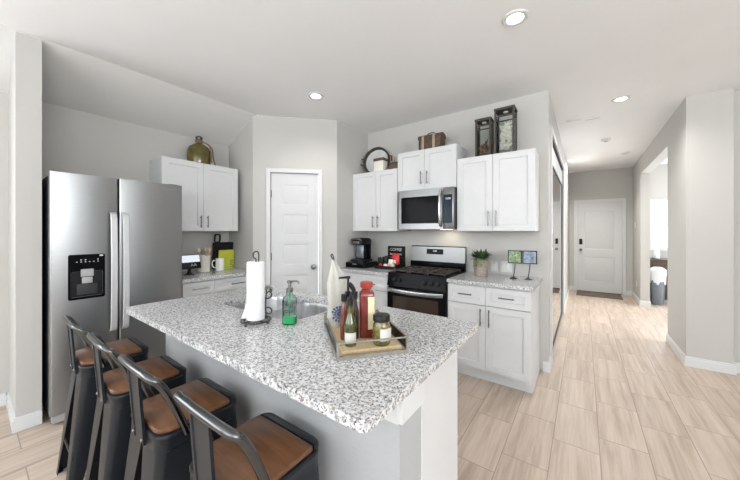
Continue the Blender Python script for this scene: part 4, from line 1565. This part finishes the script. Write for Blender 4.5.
MB().box(-0.05, 0.05, -0.122, -0.1165, 0.225, 0.262, 0.004).tube(smooth_path([(-0.075, -0.10, 0.268), (-0.05, -0.125, 0.290), (0.05, -0.125, 0.290), (0.075, -0.10, 0.268)], 5), 0.008, 8).build('lever_handle', M['nickel'], hd)
MB().box(-0.055, 0.055, -0.030, -0.0205, 0.045, 0.215, 0.004).build('front_panel', M['steel_blue'], ck)
MB().box(-0.065, 0.065, -0.112, -0.025, 0.0305, 0.042, 0.003).build('drip_tray', M['dark_grey'], ck)
pdw = thing('pod_storage_box', 'black coffee pod storage box under the coffee maker', 'storage box', (-2.312, 3.0, ZT), 0.02)
MB().box(-0.145, 0.145, -0.15, 0.15, 0.001, 0.067, 0.004).build('storage_body', M['black'], pdw)
MB().box(-0.14, 0.14, -0.158, -0.1505, 0.010, 0.061, 0.003).box(-0.04, 0.04, -0.166, -0.1585, 0.032, 0.040).build('drawer_front', M['gloss_black'], pdw)
text('maker_lettering', 'KEURIG', 0.018, M['grey_pl'], pdw, at(0, -0.1586, 0.048) @ FRONT)

cb = thing('coffee_sign', 'black sign with white lettering standing by the stove', 'sign', (-1.985, YS - 0.012, ZT + 0.001), 0)
m_ = MB().box(-0.130, 0.130, -0.006, 0.008, 0, 0.262, 0.002, 1)
m_.build('board', M['black'], cb)
text('sign_lettering', 'COFFEE', 0.052, M['silver_text'], cb, at(-0.005, -0.0065, 0.215) @ FRONT)
text('sign_lettering', 'bar is open', 0.040, M['silver_text'], cb, at(-0.005, -0.0065, 0.158) @ FRONT)

cad = thing('pod_caddy', 'black wire caddy for coffee pods beside the stove', 'caddy', (-1.945, 3.06, ZT), 0.0)
m_ = MB()
m_.box(-0.15, 0.15, -0.10, 0.10, 0, 0.014, 0.003)
m_.box(-0.155, 0.155, -0.10, -0.092, 0.0145, 0.038).box(-0.155, 0.155, 0.092, 0.10, 0.0145, 0.13).box(-0.155, -0.147, -0.092, 0.092, 0.0145, 0.06).box(0.147, 0.155, -0.092, 0.092, 0.0145, 0.06)
m_.box(-0.03, -0.024, -0.092, 0.092, 0.0145, 0.07)
m_.build('tray', M['black'], cad, 0)
for k, (x, y, rz, l, sc, m1, nm, lb_) in enumerate((
        (-0.105, -0.02, 0.5, 0.12, 1.0, 'black', 'pod_sleeve', 'tall black pod sleeve leaning at the caddy left end'),
        (-0.055, 0.04, -0.2, 0.135, 1.0, 'dark_grey', 'pod_sleeve', 'dark grey pod sleeve standing second in the caddy'),
        (0.008, 0.058, 0.1, 0.12, 1.0, 'black', 'pod_sleeve', 'black pod sleeve standing before the sign lettering'))):
    t = thing(nm, lb_, 'packet', (-1.955 + x, 3.06 + y, ZT + 0.0148), rz, 'coffee pod sleeves')
    MB().lathe([(0, 0), (0.020, 0), (0.025, l * 0.75), (0.027, l * 0.76), (0.027, l * 0.8), (0.016, l), (0, l)], seg=18).build('sleeve', M[m1], t)
    MB().lathe([(0, l + 0.0004), (0.013, l + 0.0004), (0.012, l + 0.003), (0, l + 0.004)], seg=14).build('foil_top', M['grey_pl'], t)
random.seed(11)
packs = [(0.085, 0.045, 0.09, 'red_pack', 'bright red snack bag standing at the caddy right end'),
         (0.055, -0.018, 0.06, 'white_pack', 'small white packet beside the red snack bag')]
for x, y, h, m1, lb_ in packs:
    t = thing('snack_packet', lb_, 'packet', (-1.955 + x, 3.06 + y, ZT + 0.0148), random.uniform(-0.3, 0.3), 'snack packets')
    w = 0.052 if m1 == 'red_pack' else 0.032
    hh = 0.165 if m1 == 'red_pack' else 0.10
    m_ = MB()
    m_.rings([[(a * math.cos(2 * PI * k / 20), b * math.sin(2 * PI * k / 20), z) for k in range(20)] for a, b, z in ((w * .9, 0.004, 0), (w, 0.02, hh * .15), (w * 1.05, 0.03, hh * .45), (w, 0.02, hh * .8), (w * .95, 0.004, hh * .96), (w * .95, 0.002, hh))])
    m_.build('bag', M[m1], t, 50)
    MB().ell((0, -0.024, hh * 0.42), w * 0.45, 0.006, hh * 0.16).build('bag_print', M['white_pack' if m1 == 'red_pack' else 'peach_pack'], t)
for k, (x, y, m1, lb_) in enumerate(((-0.065, -0.062, 'red_pack', 'small red sachet lying at the caddy front left'),
                                     (0.004, -0.062, 'white_pack', 'cream sachet lying at the caddy front middle'),
                                     (0.057, -0.063, 'peach_pack', 'peach sachet lying at the caddy front right'),
                                     (0.111, -0.060, 'white_pack', 'white sachet lying at the caddy front corner'),
                                     (0.008, 0.0, 'peach_pack', 'brown-orange sachet lying behind the cream one'))):
    m_ = MB()
    m_.rings([[(a * math.cos(2 * PI * q / 16), b * math.sin(2 * PI * q / 16), z) for q in range(16)] for a, b, z in ((0.02, 0.014, 0.0), (0.0255, 0.02, 0.014), (0.0255, 0.021, 0.022), (0.02, 0.015, 0.042), (0.008, 0.005, 0.047))])
    o = tag(m_.build('sachet', M[m1], None, 50), lb_, 'packet', 'loose sachets in the caddy')
    o.location = (-1.955 + x, 3.06 + y, ZT + 0.0148)
    o.rotation_euler = (0, 0, 0.4 * k)

# ---------------------------------------------------------------- counter right of the stove
pp = thing('potted_succulent', 'leafy succulent in a textured grey pot right of the stove', 'potted plant', (-0.852, 3.10, ZT))
m_ = MB().lathe([(0, 0), (0.062, 0), (0.066, 0.004), (0.075, 0.16), (0.075, 0.166), (0.066, 0.166), (0.064, 0.145), (0, 0.145)], seg=26)
m_.build('pot', M['stone_pot'], pp)


def leaf(m2, base, direction, length, width, droop=0.0):
    d = Vector(direction).normalized()
    side = d.cross(Vector((0, 0, 1)))
    side = side.normalized() if side.length > 1e-3 else Vector((1, 0, 0))
    nrm = side.cross(d).normalized()
    rings = []
    for k, (s, w) in enumerate(((0, 0.35), (0.25, 0.85), (0.55, 1.0), (0.8, 0.6), (1.0, 0.06))):
        c = Vector(base) + d * length * s + Vector((0, 0, -droop * s * s))
        rings.append([c + side * width * w, c + nrm * width * 0.25 * w, c - side * width * w, c - nrm * width * 0.12 * w])
    m2.rings(rings)


random.seed(5)
m_ = MB()
for k in range(85):
    a = random.random() * 2 * PI
    el = random.uniform(-0.05, 1.25)
    d = (math.cos(a) * math.cos(el), math.sin(a) * math.cos(el), math.sin(el))
    leaf(m_, (0.035 * math.cos(a), 0.035 * math.sin(a), 0.168 + random.uniform(0, 0.03)), d, random.uniform(0.065, 0.105), random.uniform(0.010, 0.016))
m_.build('foliage', M['green_dark'], pp, 60)
m_ = MB()
for k in range(60):
    a = random.uniform(-2.6, -0.4)
    z = random.uniform(0.11, 0.19)
    d = (math.cos(a) * 0.5, math.sin(a) * 0.5, random.uniform(-0.7, 0.5))
    leaf(m_, (0.066 * math.cos(a), 0.070 * math.sin(a), z), d, random.uniform(0.02, 0.035), random.uniform(0.006, 0.010), 0.01)
m_.build('trailing_foliage', M['green_pale'], pp, 60)

for (x, y, m1, lb_) in ((-0.548, 3.105, 'photo_green', 'small stand with green leafy picture, left of the pair'),
                        (-0.425, 3.125, 'photo_blue', 'small stand with blue dusk picture, right of the pair')):
    t = thing('picture_stand', lb_, 'picture stand', (x, y, ZT), 0.06, 'picture stands on the counter')
    m_ = MB()
    m_.lathe([(0, 0), (0.034, 0), (0.034, 0.004), (0.014, 0.012), (0.006, 0.02), (0, 0.02)], seg=20)
    m_.build('base', M['wire'], t)
    MB().tube(smooth_path([(0, 0, 0.018), (0.006, 0, 0.06), (0.012, 0, 0.11), (0.014, 0.002, 0.15)], 4), 0.0045, 8).build('stem', M['wire'], t)
    fm = MB()
    tl = Matrix.Translation((0.012, -0.002, 0.21)) @ Matrix.Rotation(-0.14, 4, 'X')
    hw, hh = 0.061, 0.062
    for b4 in ((-hw, hw, -0.006, 0.006, -hh, -hh + 0.008), (-hw, hw, -0.006, 0.006, hh - 0.008, hh), (-hw, -hw + 0.008, -0.006, 0.006, -hh + 0.008, hh - 0.008), (hw - 0.008, hw, -0.006, 0.006, -hh + 0.008, hh - 0.008)):
        fm.box(*b4, mtx=tl)
    fm.build('frame', M['black'], t, 0)
    MB().box(-hw + 0.008, hw - 0.008, -0.002, 0.004, -hh + 0.008, hh - 0.008, mtx=tl).build('picture', M[m1], t, 0)

# ---------------------------------------------------------------- counter by the fridge
dv = thing('smart_display', 'black smart display on a stand beside the refrigerator', 'smart display', (-3.345, 1.375, ZT), PI / 2)
MB().lathe([(0, 0), (0.05, 0), (0.05, 0.006), (0.03, 0.012), (0.016, 0.03), (0.016, 0.075), (0, 0.078)], seg=20).build('stand', M['black'], dv)
tl = at(0, -0.012, 0.135) @ Matrix.Rotation(-0.25, 4, 'X')
MB().box(-0.105, 0.105, -0.011, 0.018, -0.072, 0.078, 0.008, mtx=tl).build('housing', M['black'], dv)
MB().box(-0.095, 0.095, -0.0125, -0.0112, -0.005, 0.068, mtx=tl).build('lit_screen', M['display'], dv, 0)
text('screen_text', 'AA', 0.045, M['grey_pl'], dv, tl @ at(0.03, -0.0118, -0.036) @ FRONT)

cr = thing('utensil_crock', 'cream ceramic crock holding wooden utensils by the fridge', 'crock', (-3.46, 1.575, ZT))
m_ = MB()
prof2 = [(0.056, 0.0), (0.062, 0.006), (0.066, 0.175), (0.069, 0.18), (0.066, 0.186), (0.060, 0.18), (0.056, 0.012), (0.0, 0.010)]
m_.lathe([(0, 0)] + prof2, seg=28)
m_.build('crock_body', M['cream_cer'], cr)
for (dx, dy, hx_, hy_, lb_) in ((0.0, -0.02, 0.012, -0.058, 'wooden spoon leaning left in the crock'), (0.0, 0.02, 0.01, 0.055, 'wooden spoon leaning right in the crock'), (-0.02, 0.012, -0.025, 0.035, 'wooden spatula rising behind the right spoon in the crock')):
    m_ = MB()
    b0 = Vector((dx, dy, 0.016))
    b1 = Vector((hx_, hy_, 0.225))
    m_.tube([b0, b0.lerp(b1, 0.5), b1], 0.006, 8)
    m_.ell(b1 + (b1 - b0).normalized() * 0.018, 0.008, 0.020, 0.030)
    o = tag(m_.build('wooden_spoon', M['spoon'], None), lb_, 'utensil', 'utensils in the crock')
    o.location = cr.location

mg = thing('pitcher_mug', 'white handled pitcher mug in front of the black board', 'mug', (-3.43, 1.738, ZT))
m_ = MB().lathe([(0, 0), (0.040, 0), (0.044, 0.004), (0.047, 0.08), (0.043, 0.120), (0.046, 0.142), (0.043, 0.142), (0.040, 0.12), (0.042, 0.08), (0.038, 0.010), (0, 0.008)], seg=26)
m_.build('mug_body', M['white_cer'], mg)
MB().tube(smooth_path([(0, -0.043, 0.115), (0, -0.075, 0.120), (0, -0.088, 0.085), (0, -0.072, 0.045), (0, -0.044, 0.035)], 6), 0.0065, 10).build('handle', M['white_cer'], mg)

LEAN = Matrix.Rotation(0.08, 4, 'X')
bd = thing('cutting_board', 'black cutting board with a handle leaning on the wall', 'cutting board', (-3.595, 1.852, ZT + 0.0005), PI / 2)
out = rrect(-0.122, 0.122, 0.0, 0.325, 0.012, 4)
hx0 = -0.075
m_ = MB().prism(out, -0.008, 0.008, mtx=LEAN @ Matrix.Rotation(PI / 2, 4, 'X'))
outh = rrect(hx0 - 0.038, hx0 + 0.038, 0.3252, 0.425, 0.02, 4)
inh = rrect(hx0 - 0.024, hx0 + 0.024, 0.335, 0.411, 0.012, 4)
m_.build('board', M['black'], bd, 0)
MB().prism(outh, -0.008, 0.008, [inh], mtx=LEAN @ Matrix.Rotation(PI / 2, 4, 'X')).build('handle', M['black'], bd, 0)
lc = thing('recipe_book', 'lime green cookbook leaning in front of the black board', 'book', (-3.555, 1.875, ZT + 0.0005), PI / 2)
MB().box(-0.095, 0.095, -0.008, 0.008, 0.0, 0.228, 0.001, 1, mtx=LEAN).build('cover', M['lime'], lc, 0)
text('cover_lettering', 'LIVE', 0.055, M['dark_grey'], lc, LEAN @ at(0.066, -0.0082, 0.06) @ FRONT @ Matrix.Rotation(PI / 2, 4, 'Z'))

# ---------------------------------------------------------------- on top of the wall cabinets
dj = thing('glass_demijohn', 'olive green glass demijohn on the cabinet by the fridge', 'bottle', (-3.51, 1.545, 2.1175))
MB().lathe([(0, 0), (0.098, 0), (0.114, 0.010), (0.120, 0.06), (0.118, 0.15), (0.102, 0.195), (0.062, 0.226), (0.034, 0.242), (0.029, 0.285), (0, 0.285)], seg=30).build('bottle', M['demijohn'], dj)
MB().lathe([(0, 0.2855), (0.034, 0.2855), (0.036, 0.29), (0.036, 0.312), (0.02, 0.325), (0, 0.326)], seg=20).build('stopper', M['dark_glass'], dj)
m_ = MB()
for k in range(5):
    rr_ = 0.034 + 0.002 * (k % 2)
    m_.tube([(rr_ * math.cos(2 * PI * q / 20), rr_ * math.sin(2 * PI * q / 20), 0.243 + k * 0.008) for q in range(20)], 0.005, 6, closed=True)
m_.tube(smooth_path([(0.02, 0.034, 0.262), (0.055, 0.078, 0.235), (0.080, 0.108, 0.18), (0.090, 0.115, 0.08), (0.092, 0.135, 0.008)], 6), 0.008, 8)
m_.tube(smooth_path([(0.03, 0.03, 0.257), (0.074, 0.072, 0.222), (0.104, 0.085, 0.13), (0.108, 0.088, 0.03)], 6), 0.006, 8)
m_.build('raffia_tie', M['raffia'], dj)

ZC = 2.1195
tlr = -0.20
rt = thing('round_tray', 'round zinc tray with dark rim leaning in the corner on the cabinet', 'tray', (-2.235, 3.19, ZC), 0.12)
TLT = at(0, 0, 0.0) @ Matrix.Rotation(tlr, 4, 'X') @ at(0, 0, 0.190)
R2 = 0.19
pr2 = [(R2 - 0.001, 0.012), (R2, -0.032), (R2 - 0.004, -0.034), (R2 - 0.026, 0.002), (R2 - 0.026, 0.010)]
m_ = MB()
seg = 40
m_.rings([[(r * math.cos(2 * PI * k / seg), y, r * math.sin(2 * PI * k / seg)) for k in range(seg)] for r, y in pr2], loop=True)
m_.build('rim', M['rust_metal'], rt, xf=TLT)
m_ = MB()
m_.rings([[(r * math.cos(2 * PI * k / seg), y, r * math.sin(2 * PI * k / seg)) for k in range(seg)] for r, y in ((R2 - 0.0262, 0.009), (R2 - 0.0262, 0.001))])
m_.build('disc', M['zinc'], rt, 30, xf=TLT)
for s in (-1, 1):
    m_ = MB().tube(smooth_path([(s * R2, -0.01, -0.045), (s * (R2 + 0.038), -0.03, -0.035), (s * (R2 + 0.038), -0.03, 0.035), (s * R2, -0.01, 0.045)], 6), 0.006, 8)
    m_.build('handle', M['rust_metal'], rt, xf=TLT)
sq_ = thing('square_canister', 'pale square canister with dark wooden lid before the round tray', 'canister', (-2.060, 3.055, ZC), 0.0)
MB().box(-0.072, 0.072, -0.05, 0.05, 0, 0.125, 0.004).build('canister_body', M['cream_cer'], sq_)
MB().box(-0.076, 0.076, -0.054, 0.054, 0.1255, 0.162, 0.006).build('lid', M['brown_wood'], sq_)
bx = thing('wooden_bundle', 'dark wooden sticks bundled upright beside the pale canister', 'decor', (-1.945, 3.16, ZC))
random.seed(2)
for k in range(5):
    MB().tube([(-0.03 + k * 0.014, (k % 2) * 0.016, 0.0), (-0.035 + k * 0.016, (k % 2) * 0.016, 0.15 + 0.03 * (k % 3))], 0.0065, 7).build('stick', M['brown_wood'] if k % 2 else M['strap'], bx)
lw = thing('low_dark_box', 'low dark wooden box beside the short cabinet above the microwave', 'box', (-1.86, 3.10, ZC))
MB().box(-0.068, 0.068, -0.06, 0.06, 0, 0.07, 0.004).build('box_body', M['brown_wood'], lw)
MB().box(-0.071, 0.071, -0.063, 0.063, 0.0705, 0.088, 0.004).build('lid', M['rust_metal'], lw)

ch = thing('wicker_chest', 'small dark wicker chest with pale straps on the middle cabinet', 'chest', (-1.40, 3.12, 2.2855))
m_ = MB()
m_.rings([[(x, y, z) for x, y in rrect(-0.135 + i, 0.135 - i, -0.075 + i, 0.075 - i, 0.02, 4)] for z, i in ((0, 0.004), (0.006, 0), (0.128, 0))])
m_.build('chest_body', M['wicker'], ch, 40)
m_ = MB()
pr3 = [(-0.077, 0.1285), (-0.078, 0.150), (-0.06, 0.172), (-0.02, 0.184), (0.02, 0.184), (0.06, 0.172), (0.078, 0.150), (0.077, 0.1285)]
m_.rings([[(x, y, z) for y, z in pr3] for x in (-0.138, 0.138)])
m_.build('lid', M['wicker'], ch, 40)
for sx in (-0.075, 0.055):
    m_ = MB()
    pr4 = [(-0.080, 0.0), (-0.080, 0.152), (-0.062, 0.175), (-0.02, 0.1875), (0.02, 0.1875), (0.062, 0.175), (0.080, 0.152), (0.080, 0.0)]
    inn = [(y * 0.965, z - 0.0015 if z > 0.01 else 0) for y, z in reversed(pr4)]
    m_.rings([[(x, y, z) for y, z in pr4] + [(x, y, z) for y, z in inn] for x in (sx - 0.014, sx + 0.014)])
    m_.build('strap', M['strap'], ch, 0)
MB().tube(smooth_path([(-0.05, 0, 0.185), (-0.04, 0, 0.204), (0.02, 0, 0.206), (0.04, 0, 0.188)], 5), 0.006, 8).build('carry_handle', M['rust_metal'], ch)


def lantern(label, loc, w, d_, h, rz, content):
    t = thing('lantern', label, 'lantern', loc, rz, 'lanterns on the right cabinet')
    m2 = MB()
    p = 0.0075
    for sx in (-1, 1):
        for sy in (-1, 1):
            m2.box(sx * (w / 2 - p) - p, sx * (w / 2 - p) + p, sy * (d_ / 2 - p) - p, sy * (d_ / 2 - p) + p, 0.015, h - 0.03)
    m2.box(-w / 2, w / 2, -d_ / 2, d_ / 2, 0, 0.0148, 0.002, 1)
    for zz in (h * 0.80,):
        m2.box(-w / 2 + 0.015, w / 2 - 0.015, -d_ / 2, -d_ / 2 + 0.01, zz - 0.006, zz + 0.006).box(-w / 2 + 0.015, w / 2 - 0.015, d_ / 2 - 0.01, d_ / 2, zz - 0.006, zz + 0.006)
        m2.box(-w / 2, -w / 2 + 0.01, -d_ / 2 + 0.015, d_ / 2 - 0.015, zz - 0.006, zz + 0.006).box(w / 2 - 0.01, w / 2, -d_ / 2 + 0.015, d_ / 2 - 0.015, zz - 0.006, zz + 0.006)
    m2.build('frame', M['rust_metal'], t, 0)
    m2 = MB()
    o_ = [(-w / 2 - 0.004, -d_ / 2 - 0.004), (w / 2 + 0.004, -d_ / 2 - 0.004), (w / 2 + 0.004, d_ / 2 + 0.004), (-w / 2 - 0.004, d_ / 2 + 0.004)]
    m2.rings([[(x, y, h - 0.0298) for x, y in o_], [(x, y, h - 0.008) for x, y in o_], [(x * 0.75, y * 0.75, h) for x, y in o_]])
    m2.tube([(0.025 * math.cos(2 * PI * k / 16), 0.025 * math.sin(2 * PI * k / 16) * 0.7, h + 0.006) for k in range(16)], 0.004, 6, closed=True)
    m2.build('roof', M['rust_metal'], t, 0)
    MB().lathe([(0, 0), (0.022, 0), (0.024, 0.004), (0.022, 0.008), (0, 0.008)], c=(0, 0, h - 0.038), seg=16).build('top_vent', M['silver_text'], t)
    ht = h * 0.79
    for bx_ in ((-w / 2 + 0.0155, w / 2 - 0.0155, -d_ / 2 + 0.004, -d_ / 2 + 0.006), (-w / 2 + 0.0155, w / 2 - 0.0155, d_ / 2 - 0.006, d_ / 2 - 0.004)):
        MB().box(*bx_, 0.0155, ht - 0.012).build('pane', M['glass'], t, 0)
    for bx_ in ((-w / 2 + 0.004, -w / 2 + 0.006, -d_ / 2 + 0.0155, d_ / 2 - 0.0155), (w / 2 - 0.006, w / 2 - 0.004, -d_ / 2 + 0.0155, d_ / 2 - 0.0155)):
        MB().box(*bx_, 0.0155, ht - 0.012).build('pane', M['glass'], t, 0)
    return t


lantern('shorter dark metal lantern filled with brown cinnamon sticks and cones', (-0.822, 3.12, ZC), 0.150, 0.130, 0.395, 0.0, 'cone')
lantern('taller dark metal lantern filled with white bleached twigs', (-0.622, 3.125, ZC), 0.178, 0.150, 0.458, 0.0, 'twig')
random.seed(21)
m_ = MB()
for k in range(46):
    x, y = random.uniform(-0.04, 0.04), random.uniform(-0.032, 0.032)
    z = random.uniform(0.03, 0.13)
    a = Vector((random.uniform(-1, 1), random.uniform(-0.6, 0.6), random.uniform(-0.6, 0.8))).normalized() * 0.018
    m_.tube([Vector((x, y, z)) - a, Vector((x, y, z)), Vector((x, y, z)) + a], [0.005, 0.011, 0.006], 7)
m_.tube([(0.0, 0.0, 0.09), (0.03, 0.005, 0.19)], 0.006, 7).tube([(-0.02, 0.0, 0.08), (0.02, -0.01, 0.17)], 0.007, 7)
o = tag(m_.build('cinnamon_sticks', M['cone'], None), 'brown sticks and cones piled inside the shorter lantern', 'filler', None, 'stuff')
o.location = (-0.822, 3.12, ZC)
m_ = MB()
for k in range(95):
    x, y = random.uniform(-0.038, 0.038), random.uniform(-0.03, 0.03)
    z = random.uniform(0.06, 0.30)
    a = Vector((random.uniform(-1, 1), random.uniform(-0.5, 0.5), random.uniform(-1.0, 1.0))).normalized() * random.uniform(0.022, 0.034)
    a.x = max(min(a.x, 0.026), -0.026)
    p = Vector((x, y, z))
    bend = Vector((random.uniform(-0.008, 0.008), random.uniform(-0.006, 0.006), 0))
    m_.tube([p - a, p + bend, p + a], [0.0045, 0.0075, 0.005], 6)
o = tag(m_.build('bleached_twigs', M['twig'], None), 'white bleached twigs piled inside the taller lantern', 'filler', None, 'stuff')
o.location = (-0.622, 3.125, ZC)

# ---------------------------------------------------------------- hall and side room
m_ = MB().box(-0.13, 0.64, 7.72, 8.25, 0.0005, 0.012, 0.003)
tag(m_.build('door_mat', M['mat_brown'], None), 'dark brown door mat before the front door', 'door mat')
cn = thing('trash_can', 'blue-grey trash can with white bag in the side room', 'trash can', (1.115, 7.62, 0))
MB().lathe([(0, 0), (0.085, 0), (0.09, 0.01), (0.115, 0.56), (0, 0.56)], seg=24).build('can_body', M['steel_blue'], cn)
MB().lathe([(0.09, 0.5605), (0.124, 0.5605), (0.125, 0.62), (0.118, 0.66), (0.06, 0.70), (0, 0.705), (0, 0.5605)], seg=24).build('lid', M['bag'], cn)
m_ = MB()
top_ = [(0.1185 * math.cos(2 * PI * k / 36), 0.1185 * math.sin(2 * PI * k / 36), 0.5602) for k in range(36)]
bot_ = [((0.116 + 0.004 * math.sin(5 * k)) * math.cos(2 * PI * k / 36), (0.116 + 0.004 * math.sin(5 * k)) * math.sin(2 * PI * k / 36), 0.42 + 0.035 * math.sin(k * 0.9) + 0.02 * math.sin(k * 2.3)) for k in range(36)]
m_.rings([[(x * 0.99, y * 0.99, z) for x, y, z in bot_], bot_, top_, [(x * 0.99, y * 0.99, z) for x, y, z in top_]], loop=True)
m_.build('bag_collar', M['bag'], cn)
cs = thing('console_cabinet', 'dark brown cabinet behind the trash can in the side room', 'cabinet', (1.75, 8.08, 0))
MB().box(-0.70, 0.70, -0.22, 0.22, 0.06, 0.80, 0.004).build('cabinet_body', M['brown_wood'], cs, 0)
MB().box(-0.72, 0.72, -0.24, 0.24, 0.8005, 0.83, 0.004).build('top', M['brown_wood'], cs, 0)
MB().box(-0.66, 0.66, -0.18, 0.20, 0, 0.0598).build('plinth', M['trim'], cs, 0)
for sx in (-0.5, 0.5):
    d_o = MB().panel_door(0.64, 0.66, 0.018, [0.06, 0.58], [0.06, 0.60], {(1, 1)}).build('door', M['brown_wood'], cs, 0, xf=at(sx * 0.66 - 0.32, -0.2395, 0.1))
pr5 = thing('tissue_holder', 'white upright paper holder on the dark cabinet in the side room', 'holder', (1.16, 8.0, 0.8305))
MB().lathe([(0, 0), (0.06, 0), (0.06, 0.01), (0, 0.011)], seg=20).build('base', M['black'], pr5)
MB().lathe([(0, 0.0115), (0.045, 0.0115), (0.045, 0.13), (0.02, 0.20), (0, 0.21)], seg=20).build('paper_cone', M['paper'], pr5)
